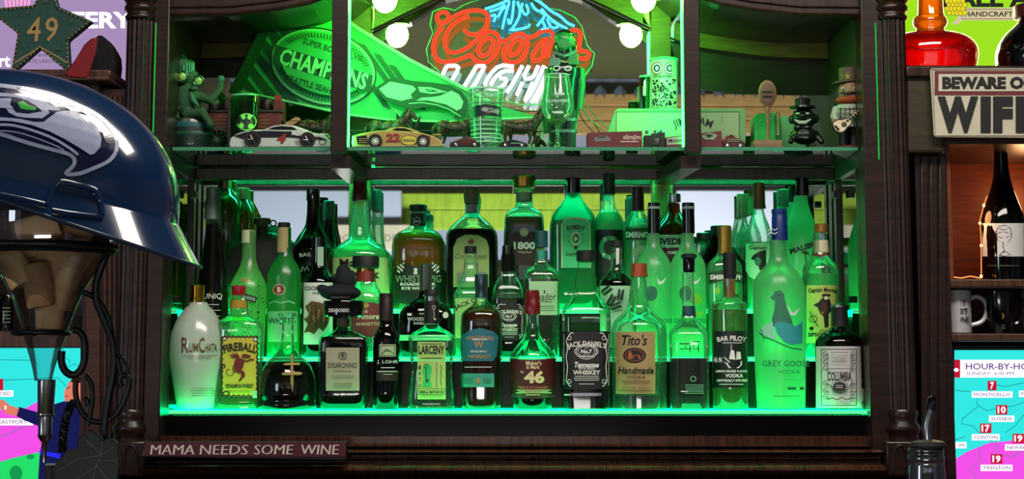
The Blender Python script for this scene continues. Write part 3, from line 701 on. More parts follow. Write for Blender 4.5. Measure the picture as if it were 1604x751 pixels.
bottle('clear vodka bottle with copper cap and brown kraft label', 1001, 0, [(433, 11), (460, 14), (483, 17), (492, 25), (502, 38), (512, 43), (530, 44), (643, 43)],
       [(413, 11), (414, 12.5), (429, 13), (430, 14), (434, 14)], mat('copper_cap', '#b45a3c', .35, .5), liq=(620, mat('silver_liquid', '#3c4a46', .2, .3)), art=a_, dr=.95)
def a_(A):
    for a, b, c, d in ((1064, 538, 1080, 540), (1084, 535, 1096, 536.5)): A.rect(a, b, c, d, GINKM)
    for xx in (1074, 1087): A.stroke([(xx, 541), (xx-1, 547), (xx+9, 547)], 1.4, GINKM); A.stroke([(xx+7, 541), (xx+7, 553)], 1.4, GINKM)
    A.rect(1064, 546.5, 1072, 548, GINKM); li = mat('pale_green_ink', '#7ac8a0', .5)
    A.fine(1072, 1104, 602, 618, 5, li, .8); A.ring(1086, 594, 4, 4, 1, li)
def x_(t, Y):
    A = Art(); [A.ring(1081, 434+i*4.7, 2.1, 1.8, .8, GINKM) for i in range(9)]; A.out(lambda x, y, e: at(x, y, Y-.0095-e), t)
bottle('square clear vodka bottle with pourer ring and blue collar', 1079, 0, [(427, 8.5), (480, 9), (497, 10), (504, 15), (513, 24), (522, 30), (526, 31), (643, 30.5)],
       [(406, 8.8), (407, 9.6), (425, 9.2), (427, 8.6)], mat('chrome_dark', '#3c4044', .12, 1), liq=(562, glass('smoky_spirit', '#30463e', .85, .1, '#16382a')), n=4, art=a_, extra=x_,
       neck=[('blue_collar', [(480, 10.2), (497, 11)], mat('blue_teal', '#0f4a50', .35)), ('pourer_ring', [(398, 9), (400, 12.5), (404, 12.5), (406, 9)], MBLK)])
def a_(A):
    A.rect(1117, 519, 1171, 608, mat('black_green_label', '#0a1a14', .5), True); W = WHITE
    A.text('BAR PILOT', 1146, 531, 8, W, 46, arc=28, bold=.03); A.fine(1128, 1166, 536, 539, 1, W, 1)
    A.text('46 N', 1124, 564, 9, W, 13, bold=.03); A.poly([(1133, 566), (1138, 569), (1162, 566), (1162, 572), (1157, 577), (1142, 577), (1138, 571)], W, cut=0)
    A.poly([(1142, 563), (1145, 548), (1150, 550), (1152, 564)], W, cut=0); A.poly([(1153, 564), (1154, 551), (1160, 552), (1161, 563)], W, cut=0); A.rect(1145, 540, 1146, 548, W); A.stroke([(1134, 560), (1143, 568)], 1.6, W)
    A.text('LEMON GINGER FLAVOR', 1146, 582, 3.8, W, 50, bold=.03); A.text('VODKA', 1150, 589, 6, W, 28, bold=.03); A.text('NATURALLY INFUSED', 1147, 596.5, 4, W, 48, bold=.03); A.fine(1123, 1168, 600, 605, 1, W, 1)
bottle('tall round vodka bottle with black ship label and gold spirit', 1143, 0, [(437, 9), (466, 9.5), (470, 16), (473, 25), (478, 28), (500, 28.5), (643, 28)],
       [(396, 9.5), (398, 11), (430, 10.5), (437, 9.8)], MBLK, liq=(486, PALEY), art=a_, neck=[('amber_neck', [(438, 8.4), (466, 8.8)], AMBER)])
def goose(x, s, yt):
    def f(A):
        g = mat('slate_green_ink', '#1a6e4e', .6); A.text('GREY GOOSE', x+22*s-12*s, yt, 9.5*s, g, 74*s, bold=.01)
        A.text('VODKA', x+15*s, yt+13*s, 6*s, g, 34*s, bold=0)
    return f
def a_(A):
    goose(1221, 1, 570)(A); g = mat('slate_green_ink'); A.fine(1228, 1258, 594, 597, 1, g, .6); A.rect(1234, 607, 1247, 611, g); A.rect(1253, 607, 1259, 611, INK); A.fine(1208, 1256, 618, 624, 1, g, 1)
    gg = mat('goose_grey', '#2f7a5c', .6); A.poly([(1206, 466), (1211, 463), (1214, 456), (1222, 455), (1228, 460), (1230, 472), (1233, 485), (1240, 500), (1243, 512), (1210, 512), (1209, 500), (1213, 486), (1214, 472), (1208, 468)], gg)
    A.ell(1220, 462, 1.2, 1.2, INK); bl = mat('ice_blue', '#2f9fa0', .6)
    A.poly([(1213, 508), (1220, 504), (1234, 506), (1246, 512), (1257, 504), (1257, 538), (1240, 541), (1228, 536), (1218, 524)], bl)
    A.poly([(1188, 521), (1198, 509), (1210, 505), (1213, 520), (1218, 532), (1205, 530), (1196, 524)], mat('ice_pale', '#8fd6b8', .6)); A.stroke([(1188, 520), (1196, 528), (1210, 533), (1225, 540), (1240, 546), (1257, 548)], 2, mat('slate_green_ink')); A.stroke([(1192, 516), (1197, 534)], 1, INK)
    A.poly([(1233, 475), (1238, 487), (1243, 491), (1253, 482), (1246, 494), (1238, 494)], WHITE, cut=0)
def x_(t, Y):
    A = Art(); A.stroke([(1203, 362), (1208, 357), (1213, 361), (1218, 358)], 1, WHITE); A.stroke([(1202, 368), (1207, 364), (1213, 367), (1218, 364)], 1.2, WHITE); A.out(lambda x, y, e: at(x, y, Y-.0132-e), t)
blue = mat('blue_cap', '#0c2a6a', .35)
bottle('tallest frosted vodka bottle with blue cap and goose picture', 1221, 0, [(377, 12.5), (400, 13), (412, 16), (422, 26), (434, 36), (446, 40), (460, 41), (540, 40.5), (643, 38.5)],
       [(328, 11), (329, 12.3), (334, 12.3), (335, 11.6), (339, 11.6), (340, 12), (377, 13)], blue, FROST, art=a_, extra=x_)
def a_(A):
    A.rect(1278, 543, 1352.5, 640, mat('white_label', '#c2c0c0', .6), True); k = mat('charcoal_ink', '#26262a', .5)
    A.frame(1286, 547, 1342, 636, .9, k); A.text('COLUMBIA', 1315, 590, 14, k, 38, bold=.02)
    for sx in (-1, 1):
        for yy in (554, 560, 568, 577, 600, 612, 622):
            A.ring(1315+sx*22, yy, 3.6, 3.2, .8, k, a0=20*sx, a1=300); A.stroke([(1315+sx*23, yy), (1315+sx*17, yy+3), (1315+sx*19, yy+7)], .7, k)
    A.stroke([(1292, 600), (1303, 606), (1307, 616)], 1, k); A.stroke([(1338, 600), (1329, 606), (1324, 616)], 1, k)
    A.ell(1315, 606, 10.5, 7.6, k); A.ring(1315, 606, 13, 9.5, .7, k); A.fine(1308, 1322, 603, 609, 2, WHITE, .8); A.fine(1298, 1332, 551, 554, 1, k, .8); A.fine(1302, 1328, 560, 568, 3, k, .7); A.fine(1295, 1334, 576, 580, 1, k, 1)
    A.stroke([(1296, 626), (1304, 624), (1312, 627), (1318, 623), (1326, 627), (1334, 624)], 1.4, k)
bottle('dark apothecary bottle with white ornate label at the right end', 1315, 0, [(513, 12), (517, 16), (524, 28), (532, 35), (538, 37), (600, 38.5), (643, 39.5)],
       [(479, 12.5), (480, 13.3), (483, 13.3), (484, 13), (512, 13.6)], MBLK, body=glass('smoked_clear', '#2a4034', .6, .3, '#10261a'), liq=(540, DARKL), art=a_, neck=[('cap_rim', [(478, 12), (479, 13.8), (482, 13.8)], SILV)])
# middle row
def a_(A): A.text('UNIQ', 333, 465, 10, WHITE, 30, bold=0); A.fine(322, 346, 473, 500, 3, WHITE, .8)
bottle('tall cone shaped dark wine bottle with silver foil behind the cream bottle', 333, 1, [(296, 10.5), (350, 11.5), (375, 14), (420, 21), (460, 25), (520, 29), (560, 30)],
       [(294, 9.5), (296, 10.8), (312, 10.6), (313, 11.4), (344, 12.6)], mat('silver_foil', '#74827c', .45, .4), liq=(352, DARKL), art=a_, name='wine_bottle', capname='foil', sm=1)
def a_(A):
    k = mat('leaf_black', '#18261a', .5); A.text('BB', 384, 439, 7, GINK, 14, bold=.01); random.seed(3)
    for i in range(46):
        x, y = random.uniform(362, 412), random.uniform(444, 540)
        if abs(x-388) < 14 and y < 470: continue
        a = random.uniform(0, 6.28); A.ell(x, y, 2.2, .9, k, ang=math.degrees(a), n=6)
    A.rect(378, 462, 402, 472, k, True, rot=18); A.text("BAILEYS", 390, 467, 4.6, WHITE, 20, rot=18)
    for i in range(8): A.stroke([(408-i*.6, 452+i*11), (403, 459+i*11), (407, 463+i*11)], .8, k)
bottle('pale cream liqueur bottle patterned with small black leaves', 389, 1, [(362, 10), (400, 10.5), (415, 13), (430, 20), (444, 28), (456, 30), (480, 29), (560, 26)],
       [(361, 9.4), (362, 10.4), (380, 10.6), (381, 11)], mat('cream_cap', '#b4c49a', .5), glass('cream_green_glass', '#d8f8d0', .03, .97, '#b8e6a4', rough=.3), art=a_)
def a_(A):
    A.ell(437, 454, 9.5, 8.5, mat('crest_red', '#7e2418', .5), True); A.ring(437, 454, 9, 8, 1, CREAM); A.text('B', 437, 454, 9, CREAM, 6, bold=.03)
    A.rect(420, 488, 466, 536, mat('mint_label', '#6cbf86', .5), True); A.text('WHITE', 438, 503, 9, GINKM, 36); A.stroke([(422, 476), (430, 472), (440, 475), (452, 472), (462, 476)], 2, mat('pale_green_ink', '#7ac8a0'))
bottle('round green frosted bottle with a red B crest and paper neck strip', 445, 1, [(357, 9.5), (398, 10), (406, 14), (416, 21), (428, 26), (440, 27), (560, 26)],
       [(349, 9), (350, 9.8), (356, 9.8)], MBLK, glass('green_frost', '#50e890', .08, .92, '#38c474', rough=.3), art=a_, neck=[('paper_strip', [(357, 10.4), (396, 10.9)], mat('aged_paper', '#a89a68', .6))])
def a_(A):
    A.rect(472, 443, 521, 540, PAPER, True); A.text('COCKBURNS', 498, 452, 6.5, INK, 43, bold=.02); A.text('PORT', 497, 460, 4, INK, 14)
    b = mat('sepia_ink', '#5c3c18', .6); A.poly([(478, 480), (488, 472), (500, 474), (512, 478), (518, 492), (514, 508), (506, 520), (500, 514), (492, 524), (484, 520), (476, 522), (482, 508), (476, 500), (484, 494)], b, cut=6)
    for i in range(9): A.stroke([(482+i*4, 478+(i % 3)*8), (486+i*3.6, 486+(i % 4)*9), (480+i*4.4, 500+(i % 2)*8)], 1.5, INK if i % 2 else mat('sepia_light', '#a8844a', .6))
    A.rect(497, 387, 507, 417, mat('pale_tag', '#90b89a', .5), True)
bottle('port wine bottle with white label of a brown engraving', 499, 1, [(380, 11), (412, 11.5), (424, 15), (436, 24), (446, 27), (560, 26.5)],
       [(372, 10.5), (373, 11.5), (412, 12)], BLACK, DARKG, art=a_, name='wine_bottle', capname='foil')
def a_(A):
    A.poly([(549, 480), (560, 474), (585, 474), (598, 480), (598, 520), (588, 528), (560, 528), (550, 522)], mat('rose_label', '#7a2c34', .5), True)
    A.ell(572, 479, 6, 4, GINK); A.text('di', 573, 488, 5, CREAM, 5); A.text('Amore', 577, 496, 9, CREAM, 34, bold=.02); A.text('AMARETTO', 576, 508, 5, CREAM, 38, bold=0)
bottle('amaretto bottle with fat black cap and rose red label', 573, 1, [(427, 13), (446, 15), (455, 22), (466, 27), (480, 28), (560, 27)],
       [(402, 20), (404, 21), (419, 21), (421, 19)], MBLK, n=2.4, art=a_, neck=[('neck_label', [(426, 14), (442, 15.5)], mat('crest_red')), ('cap_skirt', [(421, 14), (426, 14)], GOLD)])
def a_(A):
    A.text('WOODFORD', 660, 500, 5.5, PAPER, 44, bold=.01); A.text('RESERVE', 668, 492, 2.8, PAPER, 22); A.text('DOUBLE OAKED', 664, 507, 3.6, PAPER, 32); A.rect(638, 491, 645, 495, PAPER); A.ell(698, 494, 4.5, 5, PAPER); A.rect(626, 525, 710, 534, mat('pale_green_ink'), True)
bottle('dark oval flask bottle hidden behind the key label bottle', 667, 1, [(456, 10), (466, 13), (474, 26), (484, 38), (496, 43), (520, 44), (560, 43)],
       [(414, 8.6), (415, 9.6), (455, 9.6)], mat('smoky_stopper', '#4c544e', .3, .5), DARKG, n=2.6, dr=.55, art=a_, capname='stopper')
def a_(A):
    L = mat('apple_label', '#9cc878', .55); A.rect(713, 468, 754, 530, L, True); A.text("JACK D", 729, 477, 9, INK, 36, rot=-22, bold=.02); A.text('No.7', 733, 500, 7, INK, 18)
bottle('green labelled whiskey bottle with long clear neck and black cap', 737, 1, [(398, 9), (415, 10), (436, 13), (450, 20), (460, 26), (470, 27), (560, 26)],
       [(386, 8.5), (387, 9.5), (396, 9.5), (397, 11)], MBLK, art=a_, liq=(455, VODKA), n=4, dr=.9)
bottle('small square whiskey bottle with black and white label behind the red wax bottle', 796, 1, [(386, 9), (426, 12), (434, 14), (444, 20), (454, 24), (460, 25), (560, 24.5)],
       [(385, 8.4), (386, 9.2), (398, 9.4), (399, 10.5), (426, 13)], BLACK, liq=(468, DARKL), art=jd(797, 476, .64), **SQN)
def a_(A):
    A.rect(829, 441, 877, 494, mat('pale_mint_paper', '#a4d0a0', .6), True); A.text('Amador', 850, 465, 11, INK, 42, bold=0); A.text('WHISKEY', 856, 473, 3, INK, 20); A.fine(840, 870, 478, 488, 3, INK, .6); A.stroke([(853, 455), (853, 460)], 2, INK)
bottle('ribbed clear whiskey bottle with blue green cap and pale mint label', 848, 1, [(390, 9), (413, 9.5), (418, 15), (424, 25), (432, 28.5), (440, 29), (560, 28.5)],
       [(362, 9), (363, 10), (388, 10.4)], mat('teal_cap', '#12484a', .4), liq=(438, glass('dull_spirit', '#5a8070', .5, .45, '#2a6048')), n=4, art=a_, neck=[('neck_band', [(393, 9.9), (407, 10.2)], mat('teal_glass', '#2c9a7c', .3))])
def a_(A):
    A.rect(940, 448, 994, 545, mat('mint_white', '#9cd0aa', .6), True)
    for cx, cy, a in ((950, 455, -40), (958, 470, -60), (965, 480, -20), (972, 462, -80), (948, 480, 10)):
        c, s = math.cos(R(a)), math.sin(R(a))
        A.stroke([(cx-8*c, cy-8*s), (cx+8*c, cy+8*s)], .8, GINKM)
        for k in range(-3, 4):
            for sg in (-1, 1): A.ell(cx+k*2.4*c-sg*3*s, cy+k*2.4*s+sg*3*c, 2.8, 1.1, GINKM, ang=a+sg*50, n=8)
bottle('dark shouldered bottle with white neck tag and leafy mint label', 966, 1, [(388, 9), (422, 10), (430, 15), (438, 24), (446, 28), (560, 28)],
       [(377, 9.4), (378, 10.4), (387, 10.4)], MBLK, liq=(432, DARKL), art=a_, extra=lambda t, Y: MB().pbox(965, 389, 970, 414, Y-.0125, Y-.011, PAPER).build('neck_tag', t, bevel=.0003))
for x, nm in ((1024, 'left'), (1078, 'right')):
    def a_(A, x=x):
        goose(x-4, .72, 503)(A); g = mat('goose_grey'); A.ell(x-4, 460, 10, 12, g); A.ell(x-1, 456, 6, 7, mat('goose_teal', '#207050', .6))
        A.poly([(x+4, 432), (x+8, 440), (x+12, 442), (x+20, 434), (x+15, 444), (x+8, 446)], WHITE, cut=0)
        if x > 1050: A.poly([(x+6, 470), (x+14, 456), (x+24, 470), (x+16, 480)], mat('lime_print', '#7cc83c', .6)); A.ell(x+16, 492, 8, 4, mat('lime_print'))
    bottle('frosted vodka bottle with black cap, '+nm+' one of the middle row pair', x, 1, [(366, 9.8), (385, 11), (394, 16), (404, 23), (416, 28), (430, 29), (560, 28)],
           [(318, 8.8), (319, 9.8), (366, 10.2)], BLACK, FROST, art=a_, Y=.14 if x < 1050 else .142, group='frosted goose vodka bottles', neck=[('cap_band', [(324, 10.1), (328, 10.2)], PAPER)])
def a_(A):
    A.poly([(1110, 428), (1137, 422), (1163, 428), (1163, 444), (1137, 438), (1110, 446)], mat('moss_label', '#15401c', .5), True); A.text('SMIRNOFF', 1137, 434.5, 8, PAPER, 50, bold=.04); A.ell(1124, 456, 4, 6, mat('lime_print')); A.rect(1150, 461, 1157, 466, GOLD)
bottle('small flask vodka bottle with gold screw cap and moss green label', 1135, 1, [(365, 9.5), (398, 10), (404, 16), (412, 25), (420, 28), (560, 27.5)],
       [(354, 9.5), (355, 11), (363, 11.5), (372, 11), (398, 10.8)], mat('brass_cap', '#a88a3c', .3, .8), liq=(414, VODKA), n=2.8, dr=.7, art=a_, Y=.15)
def a_(A):
    A.rect(1263, 447, 1312, 538, mat('yellow_green_paper', '#b0c060', .55), True); A.text('Captain Morgan', 1289, 456, 9.5, INK, 46, arc=20, bold=.03); A.text('ORIGINAL', 1296, 519, 3.4, INK, 26); A.text('SPICED', 1284, 525, 6.5, INK, 38, bold=.03)
    r = mat('coat_red', '#4a1812', .6); A.poly([(1285, 470), (1293, 464), (1300, 470), (1304, 486), (1298, 492), (1298, 512), (1292, 514), (1290, 496), (1284, 490), (1281, 482), (1274, 478), (1282, 474)], INK, cut=6)
    A.ell(1294, 463, 7, 2.4, INK); A.ell(1294, 467, 3, 3, CREAM); A.poly([(1287, 474), (1296, 474), (1295, 490), (1288, 488)], r, cut=0); A.rect(1287, 488, 1293, 492, GOLD); A.ring(1274, 500, 6, 5, 1, INK); A.ell(1271, 515, 3.5, 2.8, INK); A.stroke([(1268, 488), (1276, 504), (1282, 512)], 1.2, INK)
bottle('rum bottle with gold cap and yellow label of a captain in boots', 1286, 1, [(366, 10.5), (400, 12), (408, 18), (416, 26), (426, 28.5), (440, 28), (452, 27), (560, 27)],
       [(351, 10), (352, 11), (364, 11.4), (365, 10.8)], mat('gold_cap', '#a8763c', .35, .7), liq=(430, VODKA), art=a_, Y=.138,
       neck=[('neck_label', [(377, 11.5), (396, 12.4)], CREAM), ('neck_stripe', [(398, 12.5), (401, 12.9)], RED)])
# back row
def a_(A):
    A.poly([(468, 397), (490, 391), (512, 397), (512, 405), (490, 399), (468, 406)], BLACK, True); A.text('BAILEYS', 486, 399.5, 6, PAPER, 34, arc=20); A.text('BB', 486, 371, 6, mat('dim_ink', '#22342c', .5), 12); A.stroke([(472, 426), (474, 418), (477, 424), (481, 418), (484, 424), (487, 420), (490, 424)], 1, PAPER)
bottle('black cream liqueur bottle with embossed shoulder behind the port', 490, 2, [(298, 9.5), (345, 10.5), (358, 14), (372, 24), (388, 33), (400, 36), (490, 34)],
       [(297, 9), (298, 10), (314, 10), (315, 9.6)], BLACK, DARKG, art=a_, Y=.225)
bottle('slim plain dark bottle between the black bottle and the wax topped one', 515, 2, [(318, 8), (350, 8.5), (370, 13), (385, 17), (490, 17)],
       [(315, 7.8), (316, 8.8), (345, 9)], MBLK, DARKG, Y=.272)
def a_(A):
    L = mat('pale_green_paper', '#a8c47c', .6); A.poly([(519, 404), (560, 402), (609, 404), (610, 470), (519, 470)], L, True)
    A.text("Maker's", 563, 412, 13, INK, 62, bold=.03); A.text('Mark', 572, 430, 13, INK, 46, bold=.04)
bottle('wide bourbon bottle with dark red wax top and pale green label', 564, 2, [(300, 12), (340, 13), (368, 17), (374, 18), (382, 30), (392, 42), (402, 46), (420, 46), (490, 44)],
       [(281, 10.5), (283, 12), (298, 12.5), (300, 13.5), (315, 14)], mat('dark_red_wax', '#48100e', .3, coat=.4), liq=(384, VODKA), n=2.6, dr=.85, art=a_, capname='wax_cap', Y=.236)
bottle('slim dark capped bottle behind the wax topped bourbon', 590, 2, [(328, 7), (350, 8), (385, 10), (395, 16), (490, 18)],
       [(298, 7), (299, 8), (330, 8.5)], MBLK, Y=.279, liq=(440, VODKA))
def a_(A):
    A.poly([(617, 424), (629, 412), (655, 418), (681, 412), (694, 424), (694, 475), (617, 475)], mat('racing_green_label', '#081c12', .5), True)
    A.text('WHISTLEPIG', 655, 437, 11, mat('sage_ink', '#7c9a78', .5), 72, bold=.01); A.text('ROADSTOCK', 655, 445.5, 4.8, PAPER, 56, bold=.04); A.text('RYE WHISKEY', 655, 452, 4.6, PAPER, 52, bold=.04)
    for sx in (-1, 1):
        for i in range(5):
            for j in range(4):
                if (i+j) % 2 == 0: x, y = 655+sx*(23+i*2.2), 413+j*3.2+i*1.3; A.rect(x-1.1, y-1.5, x+1.1, y+1.5, WHITE, nx=1)
    A.ell(651, 423, 3, 3, PAPER); A.rect(648, 426, 654, 430, PAPER)
    A.stroke([(630, 391), (638, 404), (645, 393), (652, 404), (659, 391)], 1.2, mat('amber_emboss', '#6a4010', .4))
def x_(t, Y): A = Art(); A.ring(653, 347, 5.5, 6, .8, PAPER); A.rect(649, 346, 657, 348, PAPER); A.out(lambda x, y, e: at(x, y, Y-.0133-e), t)
bottle('broad shouldered amber rye bottle with checkered flag label', 655, 2, [(332, 11), (352, 12), (360, 20), (365, 33), (375, 39.5), (390, 41.5), (420, 41), (490, 40)],
       [(321, 12.5), (322, 14), (330, 14), (331, 12.5)], MBLK, liq=(366, AMBER), n=2.8, dr=.75, art=a_, extra=x_, neck=[('neck_label', [(335, 12.3), (353, 12.6)], MBLK)])
bottle('tiny dark capped bottle peeking out behind the rye bottle', 672, 2, [(345, 5), (360, 6), (375, 9), (490, 12)], [(336, 5), (337, 6), (346, 6)], MBLK, Y=.283, body=VODKA)
def a_(A):
    A.poly([(710, 450), (710, 388), (716, 374), (728, 368.5), (738, 368), (750, 369), (762, 376), (766, 388), (766, 450)], mat('old_cream_label', '#9aa468', .55), True)
    A.ell(738, 379, 5, 3.6, mat('crown_rust', '#6a2c14', .5)); [A.stroke([(738, 379), (738+i*2.5, 374)], 1.2, mat('crown_rust')) for i in (-1, 0, 1)]; A.text('Crown Royal', 738, 403, 11, INK, 50, shear=.3, bold=-.01); A.fine(725, 752, 412, 418, 2, INK, .6); A.rect(716, 427, 732, 445, mat('royal_navy', '#0c0c18', .5)); A.rect(744, 427, 762, 445, mat('royal_navy'))
bottle('dark whisky bottle with cork stopper and arched cream label', 739, 2, [(320, 10), (334, 10.5), (341, 16), (350, 28), (362, 38), (372, 41), (490, 40)],
       [(296, 10), (298, 12), (308, 13), (318, 12), (320, 10.5)], mat('cork_stopper', '#5c5030', .6), liq=(360, DARKL), n=2.8, dr=.75, art=a_, capname='stopper', neck=[('neck_label', [(321, 10.6), (333, 11)], mat('royal_navy'))])
def a_(A):
    A.rect(792, 364, 848, 416, mat('chocolate_label', '#2a1410', .5), True); A.ell(821, 364, 6.5, 6.5, CREAM); A.ring(821, 364, 4, 4, 1, mat('bronze_ink')); A.text('1800', 821.5, 385, 12, WHITE, 34, bold=.04); A.text('TEQUILA', 822, 395.5, 3.4, CREAM, 22)
bottle('trapezoid tequila bottle with wide gold cap and numbered brown label', 821, 2, [(296, 12), (325, 13), (329, 20), (335, 29), (345, 31), (380, 32), (440, 33.5), (490, 34)],
       [(276, 17), (278, 18.2), (293, 18.2), (295, 15)], mat('brushed_gold', '#9a7430', .35, 1), liq=(341, glass('old_gold_tequila', '#b08a28', .45, .5, '#8a6414')), n=4, dr=.8, art=a_, neck=[('neck_label', [(302, 12.8), (316, 13.2)], mat('sage_ink'))])
def a_(A):
    P = [(880, 420), (880, 352), (886, 344), (898, 341), (916, 343), (924, 350), (925, 420)]; A.poly(P, mat('aqua_label', '#4ab88a', .5), True); A.stroke(P, 1.6, CREAM)
    A.text('BOMBAY', 902, 357, 7.5, INK, 29, arc=50, bold=.03); A.text('SAPPHIRE', 903, 399, 6, INK, 34, arc=-16, bold=.01)
    A.ell(902, 374, 8, 11, CREAM); A.ell(902, 374, 6, 8, mat('cameo_teal', '#0f6a6e', .4)); A.poly([(899, 370), (906, 374), (900, 379)], CREAM, cut=0); A.ell(902, 388, 3.2, 3.2, INK)
    for i in range(10): a = math.pi*(.15+i/9*1.7)-math.pi/2; A.rect(902+11*math.cos(a+1.57)-.8, 374+13*math.sin(a+1.57)-.8, 902+11*math.cos(a+1.57)+.8, 374+13*math.sin(a+1.57)+.8, INK, nx=1)
bottle('large aqua gin bottle with black cap and pointed shoulders', 898, 2, [(304, 10.5), (312, 14), (322, 21), (334, 31), (341, 34.5), (360, 35), (490, 35)],
       [(279, 10), (280, 11.4), (303, 11.4)], BLACK, body=glass('aqua_glass', '#8ff0e0', .5, .5, '#48c8b0'), liq=(346, glass('aqua_spirit', '#a0f0d8', .4, .6, '#58d8a8')), n=4, dr=.7, art=a_)
def a_(A):
    A.rect(933, 360, 977, 450, mat('black_botanic_label', '#0a1410', .5), True); A.ring(955, 388, 13, 15, 7, mat('botanic_ring', '#2a8a5c', .5)); 
    for c, dx, dy in (('B', -7, -13), ('O', 5, -14), ('P', -9, 12), ('I', 0, 16)): A.text(c, 955+dx, 388+dy, 6.5, PAPER, rot=0, bold=.02)
bottle('round gin bottle with tall black cap and black botanical label', 954, 2, [(300, 9), (325, 9.5), (334, 16), (343, 22), (352, 24), (490, 24)],
       [(272, 8), (274, 9.3), (305, 9.6)], MBLK, liq=(333, VODKA), art=a_)
def a_(A):
    A.rect(980, 358, 1018, 376, mat('moss_label'), True); A.text('SMIRNOFF', 1003, 368, 9.5, WHITE, 46, bold=.03); A.poly([(990, 392), (1002, 384), (1012, 386), (1014, 396), (1004, 394), (996, 402), (990, 400)], mat('sage_ink'))
bottle('vodka bottle with ribbed brown cap and dark moss label beside the gin', 999, 2, [(330, 9), (337, 13), (345, 19), (354, 21.5), (490, 21)],
       [(293, 8.5), (294, 9.6), (331, 10)], mat('brown_cap', '#2e1410', .35, .2), liq=(356, VODKA), art=a_, Y=.225)
bottle('small dark capped bottle behind the moss labelled vodka', 988, 2, [(338, 6), (360, 8), (490, 10)], [(309, 6), (310, 7), (340, 7.3)], MBLK, Y=.281, body=VODKA)
def a_(A):
    A.rect(1029, 368, 1083, 388, mat('mint_white'), True); A.text('SVEDKA', 1056, 378.5, 11, INK, 52, bold=.05); A.poly([(1034, 389), (1079, 389), (1068, 404), (1056, 412), (1044, 404)], mat('cherry_brown', '#4c1610', .5), True); A.text('CHERRY', 1058, 396, 4.6, WHITE, 26, bold=.04)
bottle('vodka bottle with orange red neck and silver cap between the frosted pair', 1056, 2, [(319, 9.5), (335, 11), (345, 20), (354, 28), (364, 31), (490, 31)],
       [(304, 9.6), (305, 10.3), (317, 10.3)], SILV, body=glass('orange_glass', '#c85a20', .45, .5, '#a0401c'), art=a_)
bottle('short clear bottle with flat dark cap against the mirror', 1102, 2, [(376, 10), (385, 12), (396, 15), (490, 15)], [(365, 10), (366, 11.3), (376, 11.3)], mat('grey_cap', '#30383a', .4), Y=.25)
bottle('black jug bottle with a hooped handle behind the small flask vodka', 1128, 2, [(370, 12), (380, 15), (392, 24), (404, 34), (420, 38), (490, 37)],
       [(354, 13), (355, 15), (367, 15), (369, 12)], MBLK, DARKG, extra=lambda t, Y: MB().line([(1145, 401, Y), (1157, 403, Y), (1165, 412, Y), (1169, 430, Y), (1170, 450, Y), (1169, 470, Y), (1168, 484, Y)], 3.2, MBLK).build('handle', t), Y=.246, dr=.6)
bottle('clear unlabelled bottle with bronze cap against the pale mirror', 1163, 2, [(341, 7.5), (352, 9), (370, 15), (382, 18), (392, 19), (490, 18)], [(304, 8), (305, 9), (340, 9.2)], mat('bronze_cap', '#5c4a34', .35, .5), liq=(388, VODKA), Y=.28)
def a_(A):
    A.poly([(1168, 382), (1200, 380), (1206, 382), (1206, 425), (1198, 436), (1186, 440), (1174, 434), (1168, 424)], mat('mint_white'), True); A.text('Captain', 1187, 389, 7.5, INK, 28, bold=.02); A.poly([(1180, 400), (1190, 394), (1200, 392), (1200, 420), (1190, 424), (1186, 410), (1176, 406)], INK, cut=5); A.ell(1187, 410, 5, 7, mat('goose_teal'))
bottle('rum bottle with gold brown cap and mint label of a captain', 1189, 2, [(328, 8.5), (340, 11), (354, 17), (366, 20), (380, 20.5), (490, 20)], [(287, 8.3), (288, 9.4), (318, 9.6), (327, 10.6)], mat('brown_gold_cap', '#6e4c2c', .35, .5), liq=(380, VODKA), art=a_, Y=.235)
bottle('slim pale bottle with dark green cap between rum and coconut bottles', 1226, 2, [(324, 8), (345, 9), (370, 12), (490, 12)], [(297, 8), (298, 9.3), (324, 9.3)], mat('dark_green_cap', '#0e2a1c', .4), body=FROST, Y=.277)
def a_(A):
    A.text('MALIBU', 1258, 388, 9, INK, 44, rot=-18, bold=.04)
    A.stroke([(1262, 416), (1263, 408), (1261, 398)], 1.4, INK)
    for a in (200, 225, 255, 285, 315, 340, 20): A.stroke([(1261, 398), (1261+5*math.cos(R(a)), 397+4*math.sin(R(a))), (1261+8*math.cos(R(a)), 400+5*math.sin(R(a)))], [2, 1.6, .4], GINKM)
bottle('white coconut rum bottle with palm tree print and black cap', 1256, 2, [(308, 10.5), (322, 12), (338, 17), (356, 24), (374, 28.5), (390, 30), (490, 29)], [(279, 9), (280, 10.3), (307, 10.8)], BLACK, glass('white_coat_glass', '#e8fff0', .03, .97, '#c0f0cc', rough=.3), art=a_, Y=.238)
